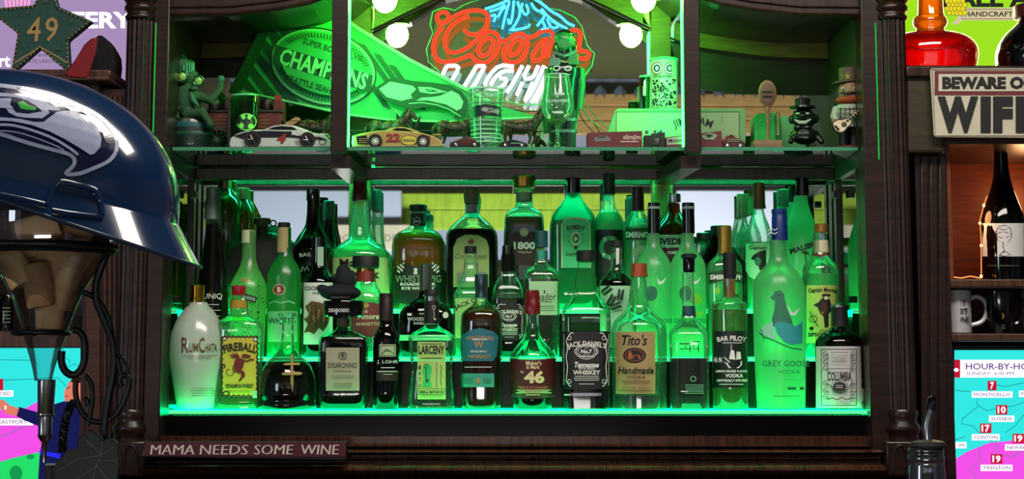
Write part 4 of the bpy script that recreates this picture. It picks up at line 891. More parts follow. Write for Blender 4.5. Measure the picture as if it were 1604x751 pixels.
# round leather canteen and two faceted decanters at the left of the back row
Y = .215; p = at(415, 410, Y)
t = thing('canteen', 'large round black canteen with brown stopper behind the leafy bottle', 'flask', (p.x, Y, ZT[2]))
r_ = 62*sc(420, Y); c_ = at(415, 428, Y)
MB().ellipsoid((c_.x, Y, ZT[2]+r_*.98), (r_*1.08, .022, r_*.98), mat('black_leather', '#0a0b0a', .6, bump=.3, nscale=200), 32, 16).build('body', t)
MB().lathe(411, [(352, 9), (372, 9.5)], Y, MBLK, 2, 1, 20).build('neck', t)
MB().lathe(411, [(342, 10), (343, 13), (351, 13), (353, 10), (358, 8)], Y, mat('brown_stopper', '#3c3020', .5), 2, 1, 20).build('stopper', t)
MB().line([(428+4.5*math.cos(a), 350+4.5*math.sin(a), Y) for a in [i*.4 for i in range(16)]], 1.2, MBLK, closed=True).build('ring', t)
for x, ct, hw, lb, Yd in ((352, 278, 30, 'gold and clear ribbed decanter with bronze stopper, nearest the left side', .268), (381, 295, 22, 'smaller ribbed decanter with brown stopper behind the canteen', .277)):
    gd = glass('gold_glass', '#c0b878', .5, .4, '#8c8440'); yb = ct+18
    tt = bottle(lb, x, 2, [(yb, 9), (yb+8, 14), (yb+18, hw*.85), (yb+35, hw), (490, hw*.9)], [(ct, 9), (ct+1, 10.5), (yb, 11)], mat('bronze_stopper', '#5e4a2c', .35, .6), body=gd, Y=Yd, capname='stopper', name='decanter')
    b = MB()
    for k in range(12):
        a = math.pi*k/6; k_ = sc(400, Yd); xx = X(x, 400, Yd)
        b.tube([(xx+(hw*.86*k_)*math.cos(a), Yd+min(.02, hw*.86*k_)*math.sin(a), at(x, yb+20, Yd).z), (xx+hw*k_*math.cos(a), Yd+min(.022, hw*k_)*math.sin(a), at(x, yb+40, Yd).z), (xx+hw*.93*k_*math.cos(a), Yd+min(.02, hw*k_)*math.sin(a), ZT[2]+.006)], .0018, GOLD, 6)
    b.build('ribs', tt)
# ---------------- things on the glass shelf ----------------
YS = lambda Y: ypx(ZSH, Y)
def root(name, label, cat, x, Y, z=None, group=None):
    return thing(name, label, cat, (X(x, 200, Y), Y, ZSH if z is None else z), group)
def remesh(o, v=.0012, sm=6):
    r = o.modifiers.new('remesh', 'REMESH'); r.mode = 'VOXEL'; r.voxel_size = v; r.use_smooth_shade = True
    if sm: s = o.modifiers.new('smooth', 'SMOOTH'); s.iterations = sm
    return o
# pennant: a flat felt triangle leaning back against the mirror
YP = .205
felt = mat('green_felt', '#2fae5c', .8, bump=.2, nscale=400); dfelt = mat('dark_green_felt', '#0c4c2e', .8, bump=.2, nscale=400); pfelt = mat('pale_felt', '#7fe09a', .8)
pen = thing('pennant', 'big green felt championship pennant leaning behind the toy cars', 'pennant', tuple(at(600, 195, YP)))
MB().prism([(437, 10), (492, -6), (560, 48), (640, 97), (700, 128), (760, 160), (848, 184), (790, 189), (700, 191), (610, 189), (540, 180), (455, 161), (373, 143)], YP, YP+.003, felt).build('cloth', pen, smooth=False)
MB().prism([(424, 12), (441, 8), (376, 149), (358, 144)], YP-.002, YP+.005, dfelt).build('sleeve', pen, smooth=False)
MB().line([(491, -8), (560, 45), (640, 94), (700, 125), (768, 160)], 3.4, pfelt, YP).build('top_hem', pen)
MB().line([(375, 143), (455, 160), (540, 179), (610, 188), (700, 191), (848, 184)], 2, pfelt, YP).build('bottom_hem', pen)
A = Art()
for k, (x0, y0) in enumerate(((378, 132), (388, 112), (398, 92), (408, 72), (418, 52), (428, 34))):
    L_ = [34, 62, 84, 60, 40, 26][k]; L_ = min(L_, 150-y0+20)
    A.poly([(x0, y0), (x0+8, y0-10), (x0+8+L_*.8, y0-10+L_), (x0+L_*.8-6, y0+L_-2)] if y0+L_ < 172 else [(x0, y0), (x0+8, y0-10), (x0+8+L_*.7, y0+L_*.75), (x0+L_*.6, y0+L_*.7)], dfelt)
for x0, y0, L_ in ((440, 16, 30), (462, 8, 34), (560, 66, 100), (584, 82, 92), (608, 100, 78), (560, 108, 66)): A.poly([(x0, y0), (x0+12, y0+4), (x0+12+L_*.62, y0+4+L_*.9), (x0+L_*.62, y0+L_*.9)], dfelt)
A.ell(506, 105, 86, 60, dfelt, ang=17, n=48); A.ell(506, 105, 83, 57, pfelt, ang=17, n=48); A.ell(506, 105, 80, 54, felt, ang=17, n=48)
for i in range(90):
    t = 2*math.pi*i/90; c, s = math.cos(R(17)), math.sin(R(17))
    if abs(math.sin(t)) > .45:
        q = [(506+r1*math.cos(t)*c-r2*math.sin(t)*s, 105+r1*math.cos(t)*s+r2*math.sin(t)*c) for r1, r2 in ((68, 44), (77, 51))]; A.stroke(q, 2, dfelt)
A.ell(506, 105, 67, 42, felt, ang=17, n=40)
A.poly([(431, 70), (584, 118), (581, 146), (428, 98)], dfelt); A.text('CHAMPIONS', 507, 108, 27, pfelt, 142, rot=17, bold=.03)
A.text('SUPER BOWL XLVIII', 521, 78, 10, dfelt, 98, rot=17, bold=.03); A.text('SEATTLE SEAHAWKS', 500, 137, 10, dfelt, 104, rot=17, bold=.03)
def hawk(A, P, dk, lt, eye):
    """bird of prey head emblem; P maps unit coordinates to pixels"""
    q = lambda *a: [P(*p) for p in a]
    A.poly(q((0, .30), (.18, .02), (.40, .10), (.62, .12), (.80, .16), (.93, .30), (1, .52), (.99, .80), (.90, 1.0), (.84, .98), (.88, .84), (.74, .74), (.55, .72), (.42, .80), (.30, .74), (.10, .60)), dk)
    A.poly(q((.04, .33), (.16, .14), (.40, .22), (.44, .30), (.38, .44), (.40, .52), (.28, .60), (.12, .52)), lt)
    A.poly(q((.46, .24), (.60, .24), (.78, .34), (.70, .36), (.60, .40), (.48, .36)), lt); A.poly(q((.53, .28), (.62, .29), (.68, .34), (.58, .36)), dk, cut=0); A.poly(q((.56, .29), (.62, .31), (.59, .34)), eye, cut=0)
    A.poly(q((.70, .44), (.82, .30), (.90, .38), (.95, .56), (.93, .72), (.88, .78), (.76, .64), (.56, .56), (.44, .58), (.50, .50), (.60, .48)), lt)
    A.stroke(q((.36, .66), (.50, .62), (.66, .66), (.80, .76), (.92, .92)), 1.4, lt)
def Pm(x0, y0, x1, y1, tilt): return lambda u, v: (x0+(x1-x0)*u, y0+(y1-y0)*v+tilt*u)
hawk(A, Pm(588, 118, 733, 182, 6), dfelt, pfelt, felt)
A.out(flat(YP-.0003), pen, eps=.0003)
# neon beer sign on a clear acrylic backing
YN = .255
ntop = root('neon_sign', 'neon sign with red script, white lettering and blue mountain lines on clear acrylic', 'neon sign', 800, YN, None)
acr = [(688, 127), (687, 111), (671, 97), (668, 77), (678, 52), (674, 38), (678, 18), (694, 12), (712, 16), (728, 7), (760, -4), (800, -26), (830, -20), (857, 12), (877, 16), (900, 27), (911, 41), (920, 72), (931, 84), (927, 104), (916, 118), (909, 134), (893, 152), (870, 160), (855, 163), (823, 165), (787, 158), (740, 140), (705, 134)]
acl = glass('acrylic', '#f2fff6', .95, .05, gl=.1, edge=.05)
MB().prism(acr, YN+.004, YN+.008, acl).build('backing', ntop, smooth=False)
MB().line(acr, .9, mat('acrylic_edge', '#5fd88a', .2), YN+.004, closed=True, seg=6).build('backing_edge', ntop)
nr = emit('neon_red', (1, .045, .02), 1.5); nw = emit('neon_white', (.92, .95, 1), 2.6); nb = emit('neon_blue', (.10, .66, 1), 1.5); nh = emit('neon_red_halo', (1, .2, .06), 1.0)
SIDE = {nr: emit('neon_channel_red', (.95, .16, .02), .75), nw: emit('neon_channel_white', (.75, .85, .9), .8), nb: emit('neon_channel_blue', (.02, .36, .72), .7)}
def q6(*p): return [(660+a/4.417, b/4.417) for a, b in p]
def neon(name, paths, m, r=2.1, Y=YN, sm=2):
    for p in paths:
        o_ = MB().line(chaikin(p, sm), r, m, Y, seg=8).build(name, ntop)
        MB().line(chaikin(p, sm), r*1.45, SIDE[m], Y+.005, seg=8).build('tube_channel', o_)
c1 = q6((190, 120), (180, 88), (140, 80), (108, 105), (110, 145), (150, 168), (200, 130), (280, 85), (380, 68), (450, 85), (468, 140), (440, 200), (390, 240), (330, 240), (295, 205))
c2 = q6((150, 180), (110, 230), (82, 300), (85, 380), (130, 430), (210, 430), (290, 400), (345, 380), (365, 410), (400, 440), (460, 430))
c3 = q6((330, 110), (250, 140), (190, 200), (160, 280), (170, 345), (220, 370), (300, 345), (370, 290), (430, 230), (480, 215), (530, 240), (545, 290), (520, 370), (460, 430))
o1 = q6((455, 262), (410, 300), (390, 350), (410, 390), (450, 385), (490, 340), (505, 290), (480, 262), (455, 262))
o2 = q6((545, 290), (600, 280), (640, 240), (700, 230), (735, 270), (730, 350), (690, 420), (620, 440), (570, 410), (570, 340), (600, 300))
o3 = q6((650, 275), (610, 330), (605, 380), (640, 385), (685, 345), (700, 290), (680, 268), (650, 275))
rr = q6((735, 260), (790, 250), (830, 215), (880, 205), (915, 240), (905, 300), (860, 370), (800, 430), (765, 410), (775, 360), (830, 300), (875, 260), (850, 330), (840, 390), (890, 380))
s1 = q6((1030, 215), (1070, 203), (1105, 225), (1100, 280), (1085, 340), (1110, 355), (1160, 358), (1160, 395), (1120, 410), (1080, 400), (1010, 430))
neon('script_tube', [c1, c2, c3, o1, o2, o3, rr, s1], nr, 2.5)
lt_ = [[(177, 455), (145, 520), (130, 570), (215, 600)], [(240, 455), (262, 470), (200, 575)], [(178, 455), (240, 455)],
       [(385, 455), (345, 520), (290, 610)], [(440, 455), (385, 560), (350, 610)], [(385, 455), (440, 455)],
       [(640, 460), (540, 450), (470, 520), (430, 600), (500, 620), (560, 600), (600, 545), (540, 540)], [(640, 490), (560, 490), (500, 550), (480, 590)],
       [(700, 455), (620, 600), (590, 640)], [(745, 455), (700, 545), (770, 545), (810, 455)], [(700, 570), (660, 660)], [(850, 455), (760, 650), (715, 700)], [(770, 570), (720, 690)],
       [(830, 480), (900, 480)], [(900, 455), (840, 600), (790, 710)], [(860, 520), (800, 650), (760, 710)]]
neon('white_tube', [q6(*p) for p in lt_], nw, 2.5, sm=1)
mt = [[(440, 62), (500, 45), (560, 20), (620, -10), (700, -90)], [(700, -90), (760, -20), (830, 20), (900, 80), (960, 110), (1010, 160), (1060, 180)], [(470, 80), (540, 60), (580, 30)], [(610, 10), (580, 110), (560, 200)], [(640, 5), (630, 120), (610, 180), (600, 130)],
      [(665, 10), (690, 90), (640, 190), (600, 215), (740, 190), (750, 165)], [(700, 20), (690, 60), (720, 110), (745, 80), (725, 30)], [(760, 20), (790, 70), (830, 80), (860, 110), (800, 180)], [(830, 60), (880, 120), (950, 170), (1010, 200)], [(870, 130), (900, 200), (960, 180), (900, 140)], [(480, 110), (520, 100), (500, 150)], [(530, 120), (560, 60), (590, 50)], [(840, 150), (860, 190), (820, 215), (880, 195)]]
neon('mountain_tube', [q6(*p) for p in mt], nb, 2.0, sm=1)
MB().line(chaikin([(905, 150, YN), (915, 178, YN), (935, 198, YN), (952, 208, .2), (962, 212, .15)], 2), .9, mat('green_cord', '#2c7a40', .4)).build('cord', ntop)
MB().line(chaikin([(912, 152, YN), (924, 172, YN), (940, 190, YN), (957, 204, .2), (966, 210, .15)], 2), .9, mat('green_cord')).build('cord', ntop)
for s in (748, 862): MB().line([(s, 150, YN+.006), (s, YS(YN), YN+.006)], 1.2, acl).build('leg', ntop)
# toy stock cars
def tyre(b, x, y, Y, r, m=None): b.tube([at(x, y, Y)+Vector((0, -.006, 0)), at(x, y, Y)+Vector((0, .006, 0))], r*sc(y, Y), m or mat('tyre', '#08090a', .7), 22)
def car(label, prof, cabin, win, wheels, Y, wd, body, roofm, rim, art, group, name='toy_car'):
    xs_ = [p[0] for p in prof]; t = root(name, label, 'toy car', (min(xs_)+max(xs_))/2, Y+wd/2, group=group)
    MB().prism(prof, Y, Y+wd, body).build('body', t, smooth=False, bevel=.0022)
    MB().prism(cabin, Y+wd*.12, Y+wd*.88, roofm).build('cabin', t, smooth=False, bevel=.0022)
    MB().prism(win, Y+wd*.11, Y+wd*.12, mat('car_window', '#060a0a', .1)).build('window', t, smooth=False)
    for wx, r in wheels:
        for yy in (Y-.0005, Y+wd-.004):
            wy = YS(yy)-r; b = MB(); tyre(b, wx, wy, yy, r); w_ = b.build('wheel', t)
            if yy < Y+.01:
                b = MB(); p = at(wx, wy, yy-.0065); b.tube([p, p+Vector((0, .002, 0))], r*.62*sc(wy, yy), rim[0], 18)
                for k in range(rim[2]): a = 2*math.pi*k/rim[2]; q = p+Vector((math.cos(a), 0, math.sin(a)))*r*.58*sc(wy, yy); b.tube([p+Vector((0, -.0008, 0)), q+Vector((0, -.0008, 0))], .0006, rim[1], 5)
                b.build('rim', w_)
    A = Art(); art(A); A.out(flat(Y-.0012), t, eps=.0003)
    if name == 'toy_car' and len(wheels) and max(xs_)-min(xs_) > 90:
        MB().pbox(max(xs_)-16, min(p[1] for p in prof)+6, max(xs_)-3, min(p[1] for p in prof)+8, Y+.004, Y+wd-.004, body).build('spoiler', t, bevel=.0004)
    return t
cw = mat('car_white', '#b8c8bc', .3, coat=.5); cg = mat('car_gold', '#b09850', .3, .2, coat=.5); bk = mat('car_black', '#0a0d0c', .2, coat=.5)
def a_(A):
    A.poly([(366, 213), (385, 207), (415, 205), (455, 206), (500, 214), (514, 220), (500, 219), (455, 215), (410, 215), (385, 219)], bk); A.text('4', 441, 217, 15, mat('car_red', '#8c1c20', .4), 15, shear=.25, bold=.06)
    A.text('FREAKY FAST!', 478, 211, 5, WHITE, 42, rot=5, bold=.05); A.ring(505, 222, 5, 5, 1, bk); A.fine(462, 474, 219, 226, 3, mat('grey_ink'), 1)
car('black and white stock car numbered 4 on the left of the glass shelf', [(359, 226), (361, 216), (372, 209), (386, 205), (402, 203), (470, 204), (492, 208), (508, 211), (516, 219), (517, 230), (360, 231)], [(408, 205), (428, 197), (444, 195), (462, 197), (480, 203), (490, 208), (410, 208)], [(416, 204), (429, 199), (441, 197.5), (458, 199), (468, 205), (440, 206)], ((396, 13), (482, 12)), .022, .055, cw, cw, (mat('rim_black', '#14181a', .3, .5), SILV, 6), a_, 'stock cars on the glass shelf')
def a_(A):
    rd = mat('car_red'); A.text('22', 616, 216, 13, rd, 22, bold=.05); A.ell(641, 220, 13, 8, INK); A.ell(641, 220, 12, 7.2, mat('yellow_label')); A.text('PENNZOIL', 641, 220.5, 4.4, INK, 19, bold=.04); A.fine(655, 675, 212, 218, 2, rd, 1.6); A.poly([(558, 214), (574, 212), (578, 226), (560, 226)], bk); A.fine(561, 576, 216, 225, 3, cg, .8)
car('gold stock car numbered 22 behind the glass shelf edge', [(551, 224), (552, 213), (566, 209), (588, 205), (604, 204), (655, 207), (676, 212), (690, 219), (694, 229), (552, 230)], [(600, 206), (613, 200), (628, 198.5), (643, 201), (662, 209), (600, 209)], [(612, 206), (620, 201), (634, 201), (649, 207), (630, 208)], ((588, 11), (663, 10.5)), .03, .055, cg, cg, (mat('rim_dark', '#2a2c2c', .4), WHITE, 10), a_, 'stock cars on the glass shelf')
sb = mat('small_car_bronze', '#4c3a38', .25, .5)
car('tiny dark bronze sports car left of the clear tumbler', [(704, 227), (706, 222), (716, 218), (728, 216), (744, 218), (753, 224), (754, 229), (704, 229)], [(720, 218), (728, 214.5), (736, 214.5), (746, 219)], [(724, 218), (729, 215.5), (735, 215.5), (741, 218)], ((715, 4.4), (744, 4.4)), .016, .022, sb, sb, (SILV, SILV, 5), lambda A: A.fine(722, 738, 221, 224, 1, RED, 1), 'small toy cars')
car('tiny black open sports car right of the clear tumbler', [(782, 228), (785, 223), (800, 220), (812, 220), (826, 225), (827, 230), (782, 230)], [(797, 221), (802, 218.5), (808, 219), (814, 221)], [(799, 221), (802, 219.5), (807, 220)], ((792, 4), (818, 4)), .02, .022, bk, bk, (SILV, SILV, 5), lambda A: A.fine(800, 815, 223, 226, 1, mat('pale_green_ink'), 1), 'small toy cars')
car('small maroon racing car beside the sponsor box at the right', [(1131, 228), (1131, 220), (1138, 212), (1150, 214), (1163, 220), (1168, 224), (1168, 231), (1131, 231)], [(1140, 214), (1145, 210), (1152, 214)], [(1141, 214), (1145, 211.5), (1149, 214)], ((1140, 5), (1160, 5)), .03, .025, mat('dark_red_plastic', '#5c1a1a', .35), mat('dark_red_plastic'), (SILV, SILV, 5), lambda A: A.fine(1138, 1160, 217, 223, 2, mat('sage_ink'), 1), 'small toy cars')
# drinking glasses
Y = .035; t = root('plastic_tumbler', 'clear ribbed plastic tumbler with a bird head badge, in front of the white neon', 'tumbler', 761, Y); yb = YS(Y)
MB().lathe(761, [(139, 27), (141, 28), (150, 27.5), (yb, 22)], Y, CLEAR, caps=False).build('outer_wall', t)
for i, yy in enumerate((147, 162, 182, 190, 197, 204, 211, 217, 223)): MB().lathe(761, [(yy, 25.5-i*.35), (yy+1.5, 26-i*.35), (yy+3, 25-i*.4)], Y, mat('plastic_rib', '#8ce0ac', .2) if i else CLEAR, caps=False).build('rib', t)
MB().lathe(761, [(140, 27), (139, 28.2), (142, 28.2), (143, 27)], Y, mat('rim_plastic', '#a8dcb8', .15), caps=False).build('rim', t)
A = Art(); A.poly([(742, 166), (761, 163), (784, 167), (785, 182), (761, 180), (740, 184)], mat('navy_badge', '#0a1416', .4), True); hawk(A, Pm(752, 166, 784, 181, 0), mat('grey_badge', '#2e3a3a', .4), mat('badge_light', '#8a9a94', .4), felt)
k = sc(170, Y); xx = X(761, 170, Y)
A.out(cyl(761, Y, 27*k), t)
Y = .03; t = root('wine_glass', 'stemmed wine glass with etched lettering in front of the black bird nutcracker', 'wine glass', 873, Y); yb = YS(Y)
MB().lathe(873, chaikin([(118, 18.5), (140, 22), (162, 26), (178, 24), (190, 14), (196, 4), (204, 2.4), (218, 2.2), (yb-3, 4), (yb-1, 17), (yb, 18)], 2), Y, CLEAR, caps=False).build('glass_bowl', t)
MB().lathe(873, [(117, 18.2), (118, 19), (119, 18.5)], Y, mat('rim_plastic'), caps=False).build('rim', t)
A = Art(); et = mat('etched', '#b8d0be', .7); A.text('SEAHAWKS', 874, 158, 5, et, 34, arc=12, bold=.02); A.rect(868, 145, 884, 149, et); A.rect(870, 174, 882, 178, et)
A.out(cyl(873, Y, .0258), t)
Y = .06; t = root('pint_glass', 'pint glass with glowing green bat emblem at the left of the numbered car', 'glass', 384, Y); yb = YS(Y)
MB().lathe(384, [(150, 22), (152, 22.5), (yb, 18)], Y, glass('green_pint', '#40a860', .6, .3, '#1c6c38'), caps=False).build('glass_wall', t)
MB().lathe(384, [(149, 21), (150, 23), (152, 23), (153, 22)], Y, mat('acrylic_edge'), caps=False).build('rim', t)
A = Art(); eg = mat('bright_green_print', '#7dff60', .5); A.ell(386, 191, 16, 13.5, eg); A.ell(386, 191, 14.6, 12, mat('dark_green_ink')); A.ell(381, 183, 3.4, 4.5, eg, ang=-15); A.ell(391, 183, 3.4, 4.5, eg, ang=15); A.ell(378, 197, 4, 4.4, eg); A.ell(393, 198, 4.5, 4.2, eg)
k = sc(190, Y); A.out(cyl(384, Y, 21*k), t)
b = MB().pbox(356, 152, 361, YS(.045), .04, .12, MBLK).build('black_case', None, bevel=.001); tag(b, 'thin black case standing left of the green pint glass', 'case')
# hitch wagon with its team of horses
Y = .12; t = root('toy_wagon', 'red model brewery wagon with spoked wheels under the pennant', 'toy wagon', 385, Y); wr = mat('wagon_red', '#5c1c16', .45); wk = mat('wagon_dark', '#1c100c', .5)
MB().pbox(325, 176, 440, 206, Y-.02, Y+.03, wr).build('wagon_box', t, bevel=.001)
MB().pbox(323, 172, 442, 176, Y-.023, Y+.033, wk).build('top_rail', t, bevel=.0008); MB().pbox(325, 205, 470, 209, Y-.015, Y+.025, wk).build('undercarriage', t, bevel=.0008)
for i, x in enumerate((336, 356, 376, 398, 418)): MB().lathe(x, [(156, 7), (160, 9), (166, 9.6), (172, 9)], Y+(.005 if i % 2 else .015), wk, seg=16).build('barrel', t)
MB().pbox(428, 158, 444, 190, Y-.018, Y+.02, wr).build('driver_seat', t, bevel=.001); MB().pbox(430, 149, 440, 160, Y-.006, Y+.01, mat('crate_red', '#8c1c18', .5)).build('crate', t, bevel=.0006)
A = Art(); A.fine(333, 425, 180, 202, 4, mat('wagon_gold', '#7a5c30', .5, .3), 1.6); A.out(flat(Y-.0203), t)
for x, r in ((340, 20), (434, 15)):
    for yy in (Y-.026, Y+.036):
        cy = YS(yy)-r; b = MB(); p = at(x, cy, yy); k = sc(cy, yy)
        b.tube([p+Vector((math.cos(a), 0, math.sin(a)))*r*k*.95 for a in [2*math.pi*i/24 for i in range(24)]], .0014, mat('wheel_green', '#2e6a3c', .4), 6, True)
        w_ = b.build('wheel', t)
        for i in range(12): a = 2*math.pi*i/12; MB().tube([p, p+Vector((math.cos(a), 0, math.sin(a)))*r*k*.93], .0006, mat('wheel_green'), 5).build('spoke', w_)
MB().line([(440, 206, Y), (520, 205, Y), (700, 205, Y), (860, 206, Y)], 1, wk).build('hitch_pole', t)
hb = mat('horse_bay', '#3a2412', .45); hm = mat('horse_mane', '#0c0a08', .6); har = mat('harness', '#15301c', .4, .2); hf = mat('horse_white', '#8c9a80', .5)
def horse(x, Y, label):
    t = root('model_horse', label, 'toy horse', x, Y, group='hitch team horses'); g = YS(Y)
    b = MB(); b.ball(x-18, 200, Y, 13, 12, hb, .014); b.ball(x, 201, Y, 18, 11, hb, .013); b.ball(x+16, 199, Y, 12, 12, hb, .013)
    b.line([(x+20, 196, Y), (x+29, 186, Y), (x+36, 177, Y)], [9, 7, 5], hb); b.line([(x+33, 175, Y), (x+41, 180, Y), (x+47, 188, Y)], [5.2, 4.2, 3], hb)
    b.ball(x+33, 170, Y, 1.6, 3.5, hb, .0015); b.line([(x-29, 195, Y), (x-34, 201, Y), (x-35, 212, Y)], [3, 2.6, 1.4], hb)
    for dx, dy, bend in ((-22, -.007, -2), (-17, .007, 2), (14, -.007, 2), (20, .007, 4)):
        b.line([(x+dx, 204, Y+dy), (x+dx+bend, 216, Y+dy), (x+dx-bend*.6, 228, Y+dy), (x+dx, g-1, Y+dy)], [5.5, 3.2, 2.2, 3.4], hb)
    remesh(b.build('body', t), .0016, 4)
    b = MB(); b.line([(x+20, 188, Y), (x+27, 179, Y), (x+33, 170, Y)], [2.5, 3, 2], hm); b.build('mane', t)
    b = MB()
    for dx, w_ in ((-10, 13.5), (6, 13.5)):
        b.tube([at(x+dx, 200, Y)+Vector((0, math.cos(a)*.0148, math.sin(a)*.0128)) for a in [2*math.pi*i/20 for i in range(20)]], .0011, har, 6, True)
    b.tube([at(x+22, 195, Y)+Vector((.006*math.sin(a), math.cos(a)*.0125, math.sin(a)*.0155)) for a in [2*math.pi*i/20 for i in range(20)]], .0022, har, 6, True)
    b.line([(x-26, 196, Y-.0135), (x-8, 201, Y-.0155), (x+20, 202, Y-.0135)], 1.1, har); b.line([(x+36, 176, Y-.006), (x+42, 186, Y-.004)], .8, har); b.build('harness', t)
    for dx, dy in ((-22, -.007), (-17, .007), (14, -.007), (20, .007)):
        MB().line([(x+dx, 226, Y+dy), (x+dx, g-.5, Y+dy)], [2.6, 4], hf).build('hoof', t)
    return t
for x, lb in ((492, 'brown model horse hitched nearest the red wagon'), (606, 'brown model horse standing behind the gold stock car'), (712, 'brown model horse just left of the clear tumbler'), (815, 'brown model horse between tumbler and wine glass')): horse(x, .115, lb)
t = root('plume_ornament', 'dark plumed harness ornament standing above the gold car', 'ornament', 640, .15)
b = MB(); [b.line([(628+i*5, 222, .15), (624+i*7, 200, .15), (622+i*9-(i % 2)*6, 178+(i % 3)*4, .148)], [2.5, 4, 1], hm) for i in range(5)]; b.line([(618, 172, .14), (648, 206, .14)], .9, mat('sage_ink')); b.build('plume', t)
MB().pbox(622, 218, 660, YS(.15), .14, .165, hm).build('base', t, bevel=.001)
# goggled creature sitting on a drum
Y = .09; fur = mat('dark_green_fur', '#2c5c38', .9, bump=1, nscale=250); t = root('goggled_figure', 'furry goggled figure in a feathered headdress sitting on a striped drum', 'figurine', 298, Y)
b = MB(); b.ball(294, 158, Y, 22, 30, fur, .026); b.ball(296, 124, Y, 17, 17, fur, .018); b.line([(276, 140, Y-.01), (266, 165, Y-.02), (276, 188, Y-.03)], [9, 11, 7], fur); b.line([(312, 150, Y-.01), (330, 158, Y-.015), (344, 140, Y-.01), (346, 128, Y-.01)], [9, 8, 6, 5], fur)
b.line([(290, 180, Y-.02), (318, 176, Y-.034), (332, 198, Y-.034)], [9, 8, 5], fur); b.ball(303, 150, Y-.018, 9, 12, fur, .01); remesh(b.build('body', t), .002, 3)
MB().lathe(283, [(96, 21), (98, 22), (113, 20), (115, 18)], Y, mat('headband', '#0f5a34', .6)).build('headband', t)
for i in range(13): a = math.pi*(i+.5)/13; xx = 283-21*math.cos(a); MB().line([(xx, 98, Y-.02*math.sin(a)), (xx, 113, Y-.0195*math.sin(a))], 1.1, mat('mint_cord', '#4cc888', .5)).build('headband_rib', t)
MB().prism([(266, 72), (280, 79), (290, 87), (296, 97), (286, 96), (279, 88), (270, 77)], Y-.004, Y-.002, mat('mint_cord')).build('feather', t)
for x, y in ((286, 120), (311, 127)):
    p = at(x, y, Y-.022); b = MB(); b.tube([p+Vector((math.cos(a)*.0082, 0, math.sin(a)*.0088)) for a in [2*math.pi*i/20 for i in range(20)]], .0018, mat('goggle_frame', '#1e6a44', .25, .6), 8, True); g_ = b.build('goggle', t)
    MB().ellipsoid(p, (.0065, .003, .007), mat('goggle_lens', '#90d860', .1, coat=1), 16, 8).build('lens', g_)
MB().ball(303, 139, Y-.026, 7, 4, mat('snout', '#2a5c44', .5), .005).build('snout', t); MB().line([(299, 146, Y-.026), (303, 158, Y-.028), (311, 166, Y-.026)], [3, 4, 1.5], mat('beard', '#2f7a58', .8)).build('beard', t)
MB().ball(346, 124, Y-.01, 6, 6, mat('beard'), .005).build('hand', t)
t2 = root('striped_drum', 'round teal and green striped drum under the goggled figure', 'drum', 298, Y)
MB().lathe(298, [(187, 34), (190, 36), (206, 37), (YS(Y)-2, 35), (YS(Y), 34)], Y, mat('drum_green', '#0c2c20', .35, coat=.4), seg=40, dr=.8, zb=ZSH).build('shell', t2)
for y0, y1, m in ((194, 202, mat('drum_teal', '#155a58', .35)), (207, 214, mat('drum_mid', '#0f4a30', .35))): MB().lathe(298, [(y0, 36.6), ((y0+y1)/2, 37.2), (y1, 37.2)], Y, m, seg=40, dr=.8, caps=False).build('stripe', t2)
# black bird-headed nutcracker
Y = .14; nk = mat('nutcracker_black', '#0c1410', .3, coat=.4); ng = mat('nutcracker_green', '#1c7a3c', .35, coat=.4); ngr = mat('nutcracker_grey', '#54706a', .35)
t = root('nutcracker', 'tall black and green bird headed nutcracker behind the wine glass', 'nutcracker', 884, Y); g = YS(Y)
MB().lathe(884, [(62, 12), (56, 17), (50, 12), (46, 3)][::-1]+[(70, 19), (84, 19), (92, 16)], Y, nk, smooth=1).build('head', t)
MB().ball(884, 62, Y-.010, 17, 12, ng, .014, ang=10).build('cap', t)
MB().prism([(872, 62), (880, 57), (892, 62), (902, 70), (892, 74), (884, 80), (876, 74)], Y-.032, Y-.016, ng).build('beak', t, bevel=.003)
MB().line([(868, 82, Y-.014), (884, 88, Y-.02), (902, 80, Y-.012)], 3, ngr).build('jaw', t)
MB().pbox(862, 90, 878, 104, Y-.018, Y+.01, ngr).build('collar', t, bevel=.002); MB().pbox(890, 84, 906, 102, Y-.018, Y+.01, ng).build('collar', t, bevel=.002)
MB().lathe(884, [(100, 16), (104, 27), (118, 27), (128, 22), (150, 19), (160, 20), (164, 19)], Y, nk, dr=.7, smooth=1).build('torso', t)
A = Art(); [A.ring(x, 107, 5, 3.4, 1.4, WHITE, ang=-8) for x in (872, 890)]; A.stroke([(868, 117), (880, 119), (895, 116)], 1.6, ngr); A.out(cyl(884, Y, .0285, .72), t)
for sx in (-1, 1): MB().line([(884+sx*25, 108, Y), (884+sx*27, 135, Y), (884+sx*23, 172, Y)], [7, 6, 5], ng).build('arm', t); MB().line([(884+sx*10, 160, Y), (884+sx*10, 205, Y), (884+sx*10, g-8, Y)], [9, 8, 8], nk).build('leg', t); MB().ball(884+sx*10, g-7, Y-.008, 10, 6, ngr, .016).build('boot', t)
MB().pbox(858, g-5, 910, g, Y-.03, Y+.02, nk).build('base', t, bevel=.001)
for yy in (186, 204): MB().lathe(884, [(yy, 20.5), (yy+5, 20.5)], Y, ngr, dr=.6, caps=False).build('belt', t)
